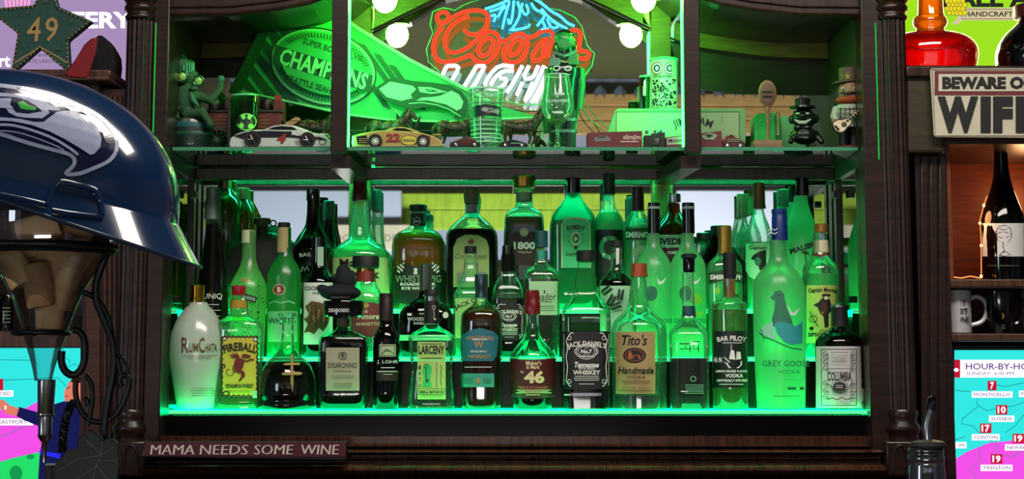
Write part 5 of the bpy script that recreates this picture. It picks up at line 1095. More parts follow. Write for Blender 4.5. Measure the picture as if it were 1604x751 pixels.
# long whisky box with two canisters on it
Y = .10; t = root('long_box', 'long pale green gift box with black arched lettering across the shelf', 'box', 1060, Y); bx = mat('sage_box', '#5e9a5c', .5); g = YS(Y)
MB().prism([(952, 205), (963, 173), (968, 170), (1166, 170), (1168, 174), (1168, g), (952, g)], Y, Y+.10, bx).build('box_body', t, smooth=False, bevel=.001)
MB().prism([(966, 176), (1158, 176), (1158, g-2), (966, g-2)], Y-.0012, Y, mat('pale_sage', '#86a678', .55)).build('front_panel', t, smooth=False)
MB().line([(1158, 177, Y-.001), (1158, g-3, Y-.001)], .7, mat('box_edge', '#1c6a34', .5)).build('fold', t); MB().line([(966, 175.5, Y-.001), (1158, 175.5, Y-.001)], .8, mat('box_edge')).build('fold', t)
A = Art(); A.text('JIM BEAM', 1085, 193, 16, INK, 62, arc=48, bold=.02); A.ring(1131, 196, 2, 14, .8, bx, a0=180, a1=360); A.out(flat(Y-.0013), t)
Zb = at(1060, 170, Y).z
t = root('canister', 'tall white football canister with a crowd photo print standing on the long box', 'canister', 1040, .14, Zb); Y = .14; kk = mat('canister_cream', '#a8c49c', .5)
MB().lathe(1040, [(93, 21), (95, 22), (172, 21)], Y, kk, zb=Zb).build('can', t); MB().lathe(1040, [(92, 21), (93, 22.8), (96, 22.8)], Y, mat('acrylic_edge')).build('rim', t)
A = Art()
for x in (1029, 1049): A.ell(x, 107, 8.6, 9.5, WHITE); A.ring(x, 107, 8, 9, 1.4, RED); A.ring(x, 107, 4, 4.6, 2.4, INK)
A.text('Steelers', 1041, 119, 4.6, INK, 36); random.seed(5)
for i in range(130): A.ell(random.uniform(1023, 1058), random.uniform(125, 166), 1.7, 1.9, INK if i % 4 else WHITE, n=6)
k = sc(130, Y); A.out(cyl(1040, Y, 22*k), t)
t = root('shot_glass', 'green lit straight glass beside the tall canister on the long box', 'glass', 1010, .15, Zb)
MB().lathe(1010, [(120, 8), (121, 8.6), (171, 8)], .15, glass('green_pint'), zb=Zb).build('glass_wall', t); MB().lathe(1010, [(119, 8), (120, 9), (122, 9)], .15, mat('acrylic_edge'), caps=False).build('rim', t); MB().pbox(1007, 135, 1012, 150, .141, .1415, kk).build('sticker', t)
# model boxes
Y = .025; t = root('red_model_box', 'flat red carton with a racing car picture and white lettering', 'box', 963, Y); g = YS(Y)
MB().prism([(920, 208), (1006, 205), (1006, g), (920, g)], Y, Y+.045, mat('carton_red', '#5c161c', .5)).build('carton', t, smooth=False, bevel=.0006)
A = Art(); A.poly([(930, 216), (938, 213), (950, 213), (957, 217), (956, 221), (932, 222)], SILV); A.rect(936, 214, 948, 216, INK); A.text('slimjim', 990, 216, 10, mat('carton_print', '#b8a498', .5), 28, bold=.03); A.rect(972, 221, 1000, 223, mat('carton_print')); A.out(flat(Y), t)
t = root('engine_model', 'small dark metal engine model between the two cartons', 'model', 1026, Y)
for x0, y0, x1, y1, m in ((1009, 212, 1022, 230, MBLK), (1020, 209, 1030, 228, har), (1024, 216, 1033, 227, SILV), (1030, 207, 1042, 229, MBLK)): MB().pbox(x0, y0, x1, min(y1, g), Y+.004, Y+.03, m).build('block', t, bevel=.001)
for x in (1014, 1027, 1036): MB().lathe(x, [(204, 2), (205, 3.4), (210, 3.6)], Y+.014, SILV, seg=12).build('stack', t)
for x in (1014, 1036): b = MB(); tyre(b, x, g-6, Y+.006, 6); b.build('wheel', t)
t = root('white_red_model_box', 'low carton, white with black lettering at one end and red car picture at the other', 'box', 1088, Y)
MB().prism([(1043, 215), (1098, 209), (1130, 205), (1132, g), (1043, g)], Y, Y+.045, mat('carton_red')).build('carton', t, smooth=False, bevel=.0006)
A = Art(); A.poly([(1045, 216), (1085, 212), (1085, 225), (1045, 227)], mat('carton_white', '#9a9c94', .5)); A.text('Motorcraft', 1066, 219.5, 6.5, INK, 38, rot=-4, bold=.02); A.poly([(1098, 213), (1112, 208), (1124, 212), (1118, 219), (1104, 219)], mat('sage_ink')); A.poly([(1104, 212), (1112, 210), (1118, 213), (1110, 216)], INK, cut=0); A.out(flat(Y-.0002), t)
# right bay
Y = .12; g = YS(Y); t = root('green_case', 'glossy bright green plastic case behind the wooden spoon', 'case', 1198, Y)
MB().prism([(1181, 182), (1185, 178), (1212, 176), (1216, 179), (1216, g), (1181, g)], Y, Y+.05, mat('bright_green_plastic', '#1fb048', .3)).build('shell', t, smooth=False, bevel=.002); MB().prism([(1189, 188), (1208, 187), (1208, g-8), (1189, g-8)], Y-.002, Y, mat('bright_green_plastic')).build('panel', t, bevel=.001)
MB().lathe(1219, [(176, 3), (g, 3)], Y-.01, CLEAR, zb=ZSH).build('tube', t)
b = MB().pbox(1224, 182, 1262, YS(.16), .16, .19, mat('pale_green_box', '#3c9a52', .5)).build('small_carton', None, bevel=.001); tag(b, 'small pale green carton behind the top hatted figurine', 'box')
Y = .07; g = YS(Y); ow = wood('oak', '#6a5438', '#8c7450', .5); t = root('spoon_trophy', 'upright wooden spoon trophy on a square wooden base', 'trophy', 1203, Y)
MB().pbox(1181, 219, 1226, g, Y-.02, Y+.025, ow).build('base', t, bevel=.0015); MB().line([(1203, 220, Y), (1203, 190, Y), (1202, 168, Y)], [2.8, 3, 4.5], ow).build('handle', t); MB().ball(1202, 147, Y, 14.5, 22, ow, .004).build('spoon_bowl', t)
MB().ball(1202, 147, Y-.0025, 11.5, 18, mat('spoon_hollow', '#5e4a34', .6), .002).build('hollow', t)
A = Art(); [A.text('TAILGATE', 1202, y, 4.4, mat('dark_brown_burn', '#241810', .7), 18, bold=.03) if 0 else A.fine(1193, 1211, y-2, y+2, 2, mat('dark_brown_burn', '#241810', .7), 1.2) for y in (144, 151)]; A.out(flat(Y-.0048), t)
Y = .06; g = YS(Y); dk = mat('bronze_green', '#122018', .3, .5, coat=.3); t = root('top_hat_figurine', 'dark grinning figurine with big ears and a small top hat', 'figurine', 1260, Y)
b = MB(); b.ball(1259, 186, Y, 19, 17, dk, .017); b.ball(1240, 188, Y, 5, 7, dk, .004); b.ball(1277, 186, Y, 6, 8, dk, .005); b.ball(1257, 182, Y-.018, 5, 5, dk, .006); b.ball(1260, 213, Y, 22, 14, dk, .018); b.line([(1244, 210, Y), (1238, 224, Y-.01)], [6, 4], dk); b.line([(1276, 208, Y), (1288, 224, Y-.01)], [6, 5], dk); b.ball(1250, 200, Y-.012, 8, 5, dk, .006); b.ball(1264, 200, Y-.012, 8, 5, dk, .006); remesh(b.build('body', t), .0013, 2)
MB().lathe(1257, [(155, 11), (156, 12), (165, 11.5), (167, 20), (170, 20.5), (171, 16)], Y, dk).build('hat', t)
MB().line([(1245, 188, Y-.0165), (1252, 192, Y-.0195), (1262, 192, Y-.0195), (1270, 187, Y-.0165)], [1.4, 3, 3, 1.2], mat('teeth', '#a0b8a0', .3)).build('grin', t)
for x in (1250, 1265): MB().ball(x, 178, Y-.017, 3.2, 1.8, mat('teeth'), .002).build('eye', t)
MB().pbox(1234, g-5, 1294, g, Y-.022, Y+.02, dk).build('base', t, bevel=.0012)
Y = .05; g = YS(Y); t = root('cowboy_nutcracker', 'cowboy nutcracker with star hat, orange beard and a cream guitar', 'nutcracker', 1328, Y)
hatm = mat('hat_brown', '#4a4030', .6); skin = mat('painted_skin', '#8c7450', .45); hair = mat('orange_beard', '#8c3c14', .8, bump=.6, nscale=300); blk = mat('nutcracker_black')
MB().lathe(1330, [(106, 14), (108, 17), (126, 16), (128, 17)], Y, hatm).build('hat_crown', t)
MB().ball(1327, 129, Y, 25, 4.5, hatm, .022, ang=-6).build('hat_brim', t)
st = [(1328+(6.5 if i % 2 == 0 else 2.8)*math.sin(math.pi*i/5), 120-(6.5 if i % 2 == 0 else 2.8)*math.cos(math.pi*i/5)) for i in range(10)]
MB().prism(st, Y-.0195, Y-.017, mat('star_gold', '#9a9048', .35, .5)).build('star', t)
MB().lathe(1330, [(131, 16), (140, 17), (156, 16)], Y, skin).build('head', t); MB().line([(1316, 134, Y), (1313, 150, Y+.004), (1311, 164, Y+.004)], 4.5, blk).build('hair', t)
for x in (1320, 1338): MB().ball(x, 139, Y-.016, 2.4, 2.4, WHITE, .002).build('eye', t); MB().ball(x, 139, Y-.0178, 1.2, 1.2, INK, .001).build('pupil', t)
MB().ball(1329, 143, Y-.018, 2.4, 3, skin, .004).build('nose', t); MB().line([(1315, 147, Y-.016), (1322, 145, Y-.0185), (1329, 147, Y-.019), (1336, 145, Y-.0185), (1344, 147, Y-.015)], [1, 2, 1.6, 2, 1], INK).build('mustache', t)
MB().ball(1329, 158, Y-.003, 21, 8.5, hair, .019).build('beard', t)
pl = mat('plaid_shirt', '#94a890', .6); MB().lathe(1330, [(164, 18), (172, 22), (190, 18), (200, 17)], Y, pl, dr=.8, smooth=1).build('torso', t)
for sx in (-1, 1): b = MB().line([(1330+sx*20, 170, Y), (1330+sx*24, 184, Y-.008), (1330+sx*16, 194, Y-.02)], [6, 6, 5], pl); b.build('arm', t); MB().line([(1330+sx*8, 198, Y), (1330+sx*8, g-6, Y)], 8, blk).build('leg', t)
A = Art(); [A.rect(x, 168, x+1.4, 198, INK, nx=1) for x in (1316, 1323, 1330, 1337, 1344)]; [A.rect(1312, y, 1348, y+1.3, INK) for y in (170, 177, 184)]
k = sc(180, Y); A.out(cyl(1330, Y, 20.5*k, .8, .001), t)
for x in (1307, 1337): MB().ball(x, 190 if x < 1320 else 178, Y-.028, 5, 4.5, skin, .005).build('hand', t)
t2 = root('toy_guitar', 'small cream guitar held by the cowboy nutcracker', 'guitar', 1322, Y-.035, at(1322, 206, Y-.035).z); Yg = Y-.038
MB().prism(chaikin([(1303, 192), (1306, 204), (1315, 210), (1324, 207), (1327, 201), (1333, 197), (1336, 190), (1332, 184), (1324, 184), (1320, 187), (1311, 186), (1303, 192)], 2)[:-1], Yg, Yg+.008, mat('guitar_edge', '#1c1814', .4)).build('guitar_body', t2, bevel=.001)
MB().prism(chaikin([(1305, 193), (1308, 203), (1315, 207.5), (1323, 205), (1326, 199), (1331, 196), (1334, 190), (1331, 186), (1325, 186), (1320, 189), (1312, 188), (1305, 193)], 2)[:-1], Yg-.0008, Yg, CREAM).build('guitar_face', t2)
MB().ball(1322, 195, Yg-.001, 4.4, 4.4, mat('rosette', '#4a4028', .5), .0008).build('sound_hole', t2); MB().line([(1326, 190, Yg-.001), (1353, 168, Yg-.001)], 2.2, mat('guitar_edge')).build('neck', t2); MB().line([(1308, 197, Yg-.001), (1314, 204, Yg-.001)], 1.8, INK).build('bridge', t2)
for i in range(6): f = i/6; x, y = 1329+24*f, 187.5-19.5*f; MB().line([(x-1.6, y-2, Yg-.003), (x+1.6, y+2, Yg-.003)], .5, CREAM, seg=5).build('fret', t2)
MB().ball(1331, g-3, Y-.006, 25, 4, mat('base_red', '#5c1c20', .4), .026).build('base', t)
# ---------------- left side unit ----------------
def vflutes(parent, x0, x1, y0, y1, Y, n, m):
    w_ = (x1-x0)/n
    for i in range(n): MB().pbox(x0+i*w_+w_*.12, y0, x0+(i+1)*w_-w_*.12, y1, Y-.005, Y, m).build('moulding_strip', parent, bevel=.0012)
RWD = wood('red_walnut', '#2a120a', '#4c2618', .35); LG = wood('ledge_walnut', '#2c1a12', '#5a3a2a', .35, (30, 3, 3))
su = thing('side_cabinet', 'dark walnut side cabinet on the left with ledge, shelf and screen opening', 'cabinet', (X(60, 740), .15, 0))
MB().box((X(-160, 400), -.06, Z(126, -.06)), (X(171, 110, -.06), .36, Z(119, -.06)), LG).build('ledge', su, bevel=.002)
MB().box((X(-160, 400), -.045, Z(119, -.06)), (X(174, 110, -.045), .36, Z(106, -.06)), LG).build('ledge', su, bevel=.003)
MB().prism([(172, 108), (198, 148), (198, 190), (172, 140)], .04, .30, WIN).build('cornice_return', su, smooth=False)
MB().box((X(133, 400), .0, 0), (X(192, 400), .34, Z(140)), RWD).build('side_panel', su, smooth=False)
vflutes(su, 160, 191, 150, 760, -.001, 4, RWD); MB().pbox(133, 128, 157, 770, -.008, .0, RWD).build('frame_stile', su, bevel=.0015)
MB().box((X(-160, 400), .0, Z(545)), (X(133, 530), .3, Z(519)), LG).build('shelf_board', su, bevel=.002)
MB().box((X(-160, 400), .30, 0), (X(133, 400), .33, Z(126)), WD).build('back_board', su, smooth=False)
MB().box((X(-170, 400), 0, 0), (X(-160, 400), .34, Z(126)), WD).build('side_board', su, smooth=False)
# backlit lilac sign behind the ledge
sg = thing('backlit_sign', 'backlit lilac sign with white capital letters above the left ledge', 'sign', (X(60, 100, .45), .45, Z(330, .45)))
MB().box((X(-120, 50, .45), .45, Z(330, .45)), (X(214, 50, .45), .48, Z(-60, .45)), emit('lilac_lightbox', (.30, .21, .38), 1.1)).build('light_panel', sg, smooth=False)
A = Art(); wl = emit('white_letters', (1, .96, 1), 2.2); A.text('LOTTERY', 117, 31.5, 26, wl, 182, bold=.03); A.text('Start', -8, 95, 20, wl, 48, bold=.02)
for i in range(7): A.poly([(4+i*7, -20), (9+i*7, -20), (12+i*5.6, 11), (9+i*5.6, 12)], emit('pink_tube', (1, .25, .45), 1.4))
A.out(flat(.4495), sg)
# bronze star plaque
bz = mat('green_bronze', '#2c5248', .4, .4, bump=.4, nscale=120, noise=.3); bg = mat('rubbed_bronze', '#b8965c', .4, .4)
Y = .01; zl = Z(106, -.06); st = thing('star_plaque', 'green bronze star plaque with raised gold numerals and rope border', 'plaque', (X(65, 100, Y), Y, zl))
SP = [(78, -38), (91, 10), (145, 33), (107, 64), (110, ypx(zl, Y)), (62, 76), (16, ypx(zl, Y)), (27, 52), (-22, 14), (52, 8)]
MB().prism(SP, Y, Y+.018, bz).build('star', st, smooth=False, bevel=.003)
b = MB()
for i in range(len(SP)):
    (x0, y0), (x1, y1) = SP[i], SP[(i+1) % len(SP)]; cx, cy = 63, 50; n = int(math.hypot(x1-x0, y1-y0)/3.6)
    for j in range(n):
        f = (j+.5)/n; x = x0+(x1-x0)*f; y = y0+(y1-y0)*f; x += (cx-x)*.07; y += (cy-y)*.07
        b.ball(x, y, Y-.001, 1.9, 1.5, bg if j % 2 else bz, .002, ang=30, seg=6, rings=4)
o = b.build('rope_border', st); o['kind'] = 'stuff'
for s_, x, w_ in (('4', 53, 22), ('9', 81, 20)):
    A = Art(); A.text(s_, x, 46, 38, bg, w_, shear=.1, bold=.01); A.out(flat(Y-.0012), st, printname='numeral')
A = Art(); A.text('STATE UNION', 62, 96, 5.5, mat('dull_bronze', '#4c5e50', .4, .4), 52, bold=0); A.text('49TH', 66, 87, 4, mat('dull_bronze'), 14, bold=0)
A.stroke([(22, 99), (36, 90), (50, 82), (62, 73), (78, 82), (92, 90), (106, 99)], 2, bg)
for x, y in ((35, 24), (44, 20), (100, 30), (112, 34), (38, 72), (92, 76), (72, 2)):
    for a in range(5): A.stroke([(x, y), (x+6*math.cos(a*1.26), y+5*math.sin(a*1.26))], [1.6, .6], mat('dull_bronze'))
A.out(flat(Y-.0005), st)
# red cloth and black pouch on the ledge
zl2 = zl; Y = .02
b = MB().prism([(100, 116), (118, 92), (131, 70), (142, 60), (152, 58), (150, 78), (143, 100), (137, 122), (118, 122), (104, 120)], -.062, -.052, mat('red_cloth', '#7c1420', .85, bump=.5, nscale=60))
o = b.build('red_cloth', None, bevel=.003); tag(o, 'folded dark red cloth hanging over the ledge beside the star', 'cloth')
b = MB(); b.prism([(146, 62), (153, 55), (160, 55), (168, 64), (174, 74), (179, 84), (180, 100), (178, ypx(zl, 0)), (140, ypx(zl, 0)), (141, 90)], -.02, .04, mat('black_cloth', '#070809', .9)); o = b.build('black_pouch', None, bevel=.006); tag(o, 'black fabric pouch standing on the ledge behind the red cloth', 'pouch')
# dark mugs on the left shelf
Y = .1
for i, x in enumerate((-14, 10)):
    zz = Z(519); t = thing('mug', ['black mug with white print at the left edge of the shelf', 'black mug partly hidden by the cork funnel on the shelf'][i], 'mug', (X(x, 500, Y), Y-.02*i, zz), 'dark mugs on the left shelf')
    MB().lathe(x, [(462, 10), (464, 11), (510, 11), (519, 10)], Y-.02*i, BLACK, zb=zz).build('cup', t); A = Art(); A.fine(x-7, x+7, 480, 508, 5, mat('sage_ink'), 1.2); A.out(flat(Y-.02*i-.0125), t)
# ---------------- screens ----------------
def screen(name, label, x0, y0, x1, y1, Y):
    t = thing(name, label, 'television', ((at(x0, y1, Y).x+at(x1, y1, Y).x)/2, Y, at(x0, y1, Y).z-.01))
    a = at(x0, y0, Y); b = at(x1, y1, Y)
    MB().box((a.x-.012, Y+.001, b.z-.012), (b.x+.012, Y+.03, a.z+.009), MBLK).build('housing', t, bevel=.002)
    return t
cy = emit('screen_cyan', (.03, .74, .70), .95); mg = emit('screen_magenta', (.86, .08, .78), .9); gr = emit('screen_green', (.02, .80, .16), .8); sw = emit('screen_white', (.95, .95, .97), .95)
srd = emit('screen_red', (.62, .01, .04), .8); sp = emit('screen_purple', (.16, .03, .28), .8); sl = emit('screen_line', (.01, .28, .30), .7); sk = emit('screen_skin', (.72, .20, .13), .9); sn = emit('screen_navy', (.01, .012, .09), .8); sbk = emit('screen_hair', (.03, .015, .01), .6); sblue = emit('screen_blue', (.02, .03, .95), .9)
def tagw(A, x, y, n, nm, w_): A.rect(x-w_/2, y+8.5, x+w_/2, y+18.5, sw); A.text(nm, x, y+13.5, 5.4, sp, w_-7, bold=0); A.rect(x-9, y-8, x+9, y+7, srd) if len(n) > 1 else A.rect(x-7, y-8, x+7, y+7, srd); A.text(n, x, y-.5, 11, sw, 13 if len(n) > 1 else 6, bold=.04)
Y = .06; t = screen('television', 'wall television showing a cyan and magenta weather map, at the right edge', 1495, 549, 1790, 775, Y)
A = Art(); A.rect(1495, 549, 1790, 775, cy, True)
A.poly([(1496, 720), (1515, 708), (1535, 700), (1550, 694), (1575, 692), (1604, 688), (1650, 676), (1790, 660), (1790, 775), (1496, 775)], mg)
for P in ([(1496, 612), (1520, 614), (1532, 622), (1530, 634), (1546, 644), (1562, 640), (1590, 636), (1604, 630), (1640, 634)], [(1546, 601), (1575, 606), (1604, 600)], [(1534, 636), (1518, 648), (1508, 656), (1506, 664), (1524, 668), (1535, 680), (1556, 694)], [(1604, 650), (1590, 668), (1575, 678)], [(1496, 690), (1512, 684)], [(1560, 690), (1560, 712), (1585, 716), (1604, 706)], [(1533, 700), (1535, 722), (1520, 735), (1530, 751)]): A.stroke(P, 1, sl)
A.rect(1495, 564, 1790, 592, sw); A.rect(1495, 564, 1504, 592, srd); A.ell(1498, 580, 4, 3, sw); A.text('HOUR-BY-HOUR', 1573, 574.5, 10, sp, 120, bold=.01); A.text('SUNDAY  6:00 PM', 1551, 585.5, 5, sp, 74, bold=-.005)
for a in ((1554, 605, '7', 'MONTICELLO', 64), (1569, 643, '10', 'SUSSEX', 40), (1544, 672, '17', 'CLINTON', 44), (1595, 688, '19', 'NEWARK', 42), (1561, 720, '19', 'TRENTON', 50), (1626, 604, '9', 'POUGHKEEPSIE', 60)): tagw(A, *a)
A.rect(1496, 693, 1514, 703, sw); A.text('WN', 1506, 698, 5, sp, 10, bold=0)
A.out(flat(Y), t, papername='display', printname='map_graphics')
Y = .08; t = screen('television', 'wall television with a presenter in navy pointing at a pink map, far left', -140, 546, 126, 775, Y)
A = Art(); A.rect(-140, 546, 126, 775, cy, True); A.poly([(-140, 648), (0, 642), (40, 640), (62, 628), (90, 634), (126, 640), (126, 775), (-140, 775)], mg); A.poly([(-140, 735), (0, 724), (20, 718), (60, 709), (75, 720), (70, 775), (-140, 775)], gr)
A.ell(25, 742, 10, 12, emit('screen_dark_green', (.01, .35, .08), .8)); A.ell(48, 716, 6, 4, emit('screen_dark_green', (.01, .35, .08), .8))
for P in ([(-60, 562), (0, 564), (52, 565), (60, 572)], [(0, 596), (60, 594), (90, 592), (104, 606)], [(98, 546), (102, 560), (110, 566), (106, 576), (118, 570), (126, 578)], [(0, 684), (15, 680), (30, 672), (58, 664)]): A.stroke(P, 1, sl)
A.rect(-30, 594, 5, 612, srd); A.rect(-40, 612, 21, 622, sw); A.text('RUTHERFORD', -8, 617, 5.5, sp, 48, bold=0); A.rect(-20, 656, 52, 667, sw); A.text('EASTPORT', 20, 661.5, 6, sp, 44, bold=0)
A.poly([(58, 775), (62, 716), (66, 690), (60, 668), (36, 658), (22, 650), (30, 638), (58, 646), (84, 634), (104, 628), (126, 634), (126, 775)], sn)
A.poly([(0, 640), (-6, 630), (4, 626), (16, 636), (30, 640), (26, 652), (12, 650)], sk); A.rect(7, 636, 10, 642, sw)
A.poly([(108, 598), (118, 594), (126, 596), (126, 634), (112, 634), (111, 628), (102, 630), (101, 621), (100, 617), (102, 610), (105, 606)], sk); A.stroke([(104, 609), (110, 607)], 1.2, sbk); A.stroke([(101, 622), (106, 621)], 1.4, srd); A.poly([(110, 598), (116, 590), (126, 590), (126, 600), (118, 601)], sbk)
A.poly([(62, 706), (94, 712), (94, 719), (62, 712)], sblue)
A.out(flat(Y), t, papername='display', printname='map_graphics')
# ---------------- right side unit ----------------
ru = thing('side_cabinet', 'dark walnut side cabinet on the right with fluted pilaster and lit niche', 'cabinet', (X(1550, 740), .15, 0))
ORW = wood('warm_niche_wood', '#5a2410', '#7c3818', .4); xr = X(1800, 400); xi = X(1487, 400)
MB().box((X(1437, 400), .0, 0), (xi, .32, Z(205)), WD).build('pilaster', ru, smooth=False); vflutes(ru, 1441, 1484, 244, 770, -.001, 3, WD)
MB().prism([(1421, 240), (1421, 118), (1456, 105), (1480, 104), (1480, 240)], -.03, .3, wood('olive_lit_wood', '#221c0e', '#363014', .4)).build('cornice', ru, smooth=False, bevel=.004)  # olive tone paints green light into the cornice wood
MB().box((X(1421, 240, -.03), -.04, Z(122, -.03)), (xr, .36, Z(104, -.03)), WDX).build('top_board', ru, bevel=.003)
MB().box((X(1470, 230), -.02, Z(226, -.02)), (xr, .30, Z(122, -.02)), WDX).build('frieze', ru, smooth=False)
MB().box((xi, .27, 0), (xr, .29, Z(220)), ORW).build('back_board', ru, smooth=False); MB().box((xi, .0, Z(438)), (xi+.006, .27, Z(226)), ORW).build('niche_side', ru, smooth=False)
MB().box((xi, -.004, Z(450)), (xr, .27, Z(438)), LG).build('shelf_board', ru, bevel=.0015); MB().box((xi, -.004, Z(535)), (xr, .27, Z(523)), LG).build('shelf_board', ru, bevel=.0015)
MB().box((xi, -.004, Z(452)), (X(1800, 400), .0, Z(449.5)), WD).build('shelf_lip', ru, smooth=False)
MB().box((xr, 0, 0), (xr+.02, .34, Z(110)), WD).build('side_board', ru, smooth=False)
# lime backlit sign
sg = thing('backlit_sign', 'backlit lime green beer sign with a hop motif behind the red decanter', 'sign', (X(1550, 80, .42), .42, Z(140, .42)))
MB().box((X(1392, 80, .42), .42, Z(140, .42)), (X(1790, 80, .42), .45, Z(-120, .42)), emit('lime_lightbox', (.30, .66, .015), 1.0)).build('light_panel', sg, smooth=False)
A = Art(); sI = mat('sign_ink', '#0c0f06', .6); A.text('PALE ALE', 1567, -3, 28, sI, 178, bold=.04); A.poly([(1508, 12), (1700, 12), (1700, 32), (1508, 32), (1500, 38), (1490, 38), (1498, 30), (1502, 22)], emit('banner_cream', (.72, .62, .36), .8)); A.frame(1506, 14, 1700, 30, .8, sI); A.text('HANDCRAFTED ALES', 1572, 22, 8, sI, 122, bold=.02)
hop = emit('hop_yellow', (.80, .66, .02), .9)
for i in range(5):
    for j in range(4): A.ell(1484+i*6+(j % 2)*3, 2+j*6, 4, 4.4, hop, n=8); A.ring(1484+i*6+(j % 2)*3, 2+j*6, 4, 4.4, .7, sI, n=10)
A.out(flat(.4195), sg)
# red decanter, black jug
zt_ = Z(104, -.03); Y = .08; t = thing('decanter', 'squat glowing red decanter with amber neck on top of the right cabinet', 'decanter', (X(1457, 100, Y), Y, zt_)); g = ypx(zt_, Y)
rg = mat('ruby_liquid', '#e0160a', .08, coat=.6); rgn = glass('ruby_glass', '#ff4028', .55, .45, '#ff2410', gl=.2, rim='#c01408'); rg2 = glass('amber_neck_glass', '#ffb030', .55, .4, '#e09018', gl=.2)
MB().lathe(1457, [(52, 30), (56, 52), (64, 66), (74, 73), (86, 75), (96, 73), (g, 68)], Y, rgn, dr=.9, seg=48, zb=zt_, smooth=1).build('body', t)
MB().lathe(1457, [(-40, 18), (0, 19), (22, 20), (26, 21)], Y, rg2).build('neck', t); MB().lathe(1457, [(25, 20), (28, 25), (34, 27), (40, 26), (45, 21), (52, 24), (56, 34)], Y, rg2, smooth=1).build('neck_ring', t)
MB().lathe(1457, [(70, 62), (80, 70), (92, 69), (g-3, 64)], Y, glass('ruby_liquid_clear', '#ff2a14', .7, .3, '#ff2010', rim='#c01008'), dr=.85, seg=40, zb=zt_+.003).build('liquid', t)
lamp('decanter_fill', 'AREA', (X(1470, 60, .36), .36, Z(60, .36)), (1, .75, .4), 2.4, .3, .15, (R(-90), 0, 0))  # warm lamp added behind the decanter to make its red glow
t = thing('jug', 'glossy black rounded jug on top of the right cabinet at the photo edge', 'jug', (X(1622, 100, .05), .05, zt_)); Y = .05; g = ypx(zt_, Y)
MB().lathe(1622, [(30, 22), (40, 30), (55, 48), (75, 60), (92, 63), (g, 58)], Y, BLACK, seg=44, zb=zt_, smooth=1).build('body', t); MB().lathe(1622, [(8, 30), (10, 34), (28, 34), (30, 30)], Y, mat('maroon_lid', '#3a1214', .4)).build('lid', t)
A = Art(); [A.stroke([(1588+i*5, 70+(i % 3)*4), (1592+i*5, 76-(i % 2)*5)], 1, SILV) for i in range(5)]; A.out(flat(Y-.062), t)
# tin warning sign hung on the frieze
Ys = -.05; t = thing('tin_sign', 'cream tin warning sign with black capitals and a red border on the cabinet', 'sign', (X(1545, 210, Ys), Ys, Z(216, Ys)))
cs = mat('tin_cream', '#c4c0aa', .5, noise=.15, nscale=30); ink2 = mat('tin_ink', '#060809', .6); redb = mat('tin_red', '#6e1a22', .5)
MB().prism([(1457, 110), (1460, 107), (1637, 107), (1640, 110), (1636, 213), (1633, 216), (1466, 215), (1463, 212)], Ys, Ys+.003, cs).build('plate', t, smooth=False, bevel=.0008)
A = Art(); A.stroke([(1460, 109), (1637, 109), (1634, 213), (1465, 213), (1460, 109)], 1, ink2); A.rect(1464, 111, 1634, 149, redb); A.rect(1470, 116, 1629, 143, cs); A.frame(1469, 115, 1630, 144, .8, ink2)
A.text('BEWARE OF', 1546, 130, 20, ink2, 140, bold=.06); [A.text(c_, x_, 179.5, 57, ink2, w_, bold=b_) for c_, x_, w_, b_ in (('W', 1500.5, 64, .06), ('I', 1544, 16, .02), ('F', 1571, 31, .07), ('E', 1607, 32, .07))]; A.out(flat(Ys-.0004), t)
# wine bottle in the niche with a string of warm lights
zn = Z(438); Y = .10; g = ypx(zn, Y)
t = thing('wine_bottle', 'dark wine bottle with white label of a line drawn wineglass in the lit niche', 'bottle', (X(1571, 400, Y), Y, zn))
MB().lathe(1571, chaikin([(235, 9.5), (238, 10.5), (262, 11), (285, 14), (310, 22), (335, 31), (350, 34), (380, 34.5), (g-2, 34), (g, 31)], 1), Y, mat('dark_bottle_glass'), zb=zn).build('glass_body', t)
A = Art(); A.rect(1539, 350, 1603.5, 402, mat('white_paper'), True)
for P in ([(1562, 357), (1560, 368), (1563, 377), (1571, 381), (1580, 379), (1585, 371), (1583, 358)], [(1560, 369), (1568, 373), (1578, 372), (1585, 368), (1576, 364), (1566, 364), (1560, 369)], [(1563, 357), (1572, 361), (1583, 357), (1574, 353), (1564, 355)], [(1572, 381), (1571, 388), (1574, 392), (1570, 396)], [(1566, 399), (1574, 394), (1583, 399), (1574, 402), (1565, 400)]): A.stroke(P, 1.1, INK)
A.fine(1541, 1603, 414, 419, 1, mat('dull_bronze'), 1.5); k = sc(380, Y); A.out(cyl(1571, Y, 34.6*k), t)
t = thing('wine_bottle', 'second dark wine bottle at the very edge of the photo in the niche', 'bottle', (X(1645, 400, .14), .14, zn)); MB().lathe(1645, chaikin([(245, 10), (285, 13), (315, 26), (340, 34), (436, 34)], 1), .14, mat('dark_bottle_glass'), zb=zn).build('glass_body', t)
wl = emit('warm_light', (1, .42, .12), 7); t = thing('string_light', 'thin glowing warm string light beside the wine bottle in the niche', 'string light', (X(1535, 437, .06), .06, zn))
MB().line([(1546, 307, .07), (1541, 322, .07), (1535, 345, .06), (1537, 380, .06), (1537, 434, .06)], .7, emit('warm_wire', (1, .35, .1), 1.2)).build('wire', t); MB().line([(1492, 434, .05), (1505, 436, .05), (1520, 433, .05), (1536, 436, .06)], .9, emit('warm_wire', (1, .35, .1), 1.2)).build('wire', t)
for x, y in ((1541, 322), (1535, 350), (1537, 385), (1537, 433), (1492, 433)): MB().ball(x, y, .062, 2, 2.6, wl).build('bulb', t)
lamp('niche_lamp', 'POINT', (X(1528, 330, .05), .09, Z(330, .05)), (1, .45, .16), .22, .02); lamp('niche_lamp', 'POINT', (X(1610, 330, .2), .2, Z(300, .1)), (1, .5, .2), .3, .02)
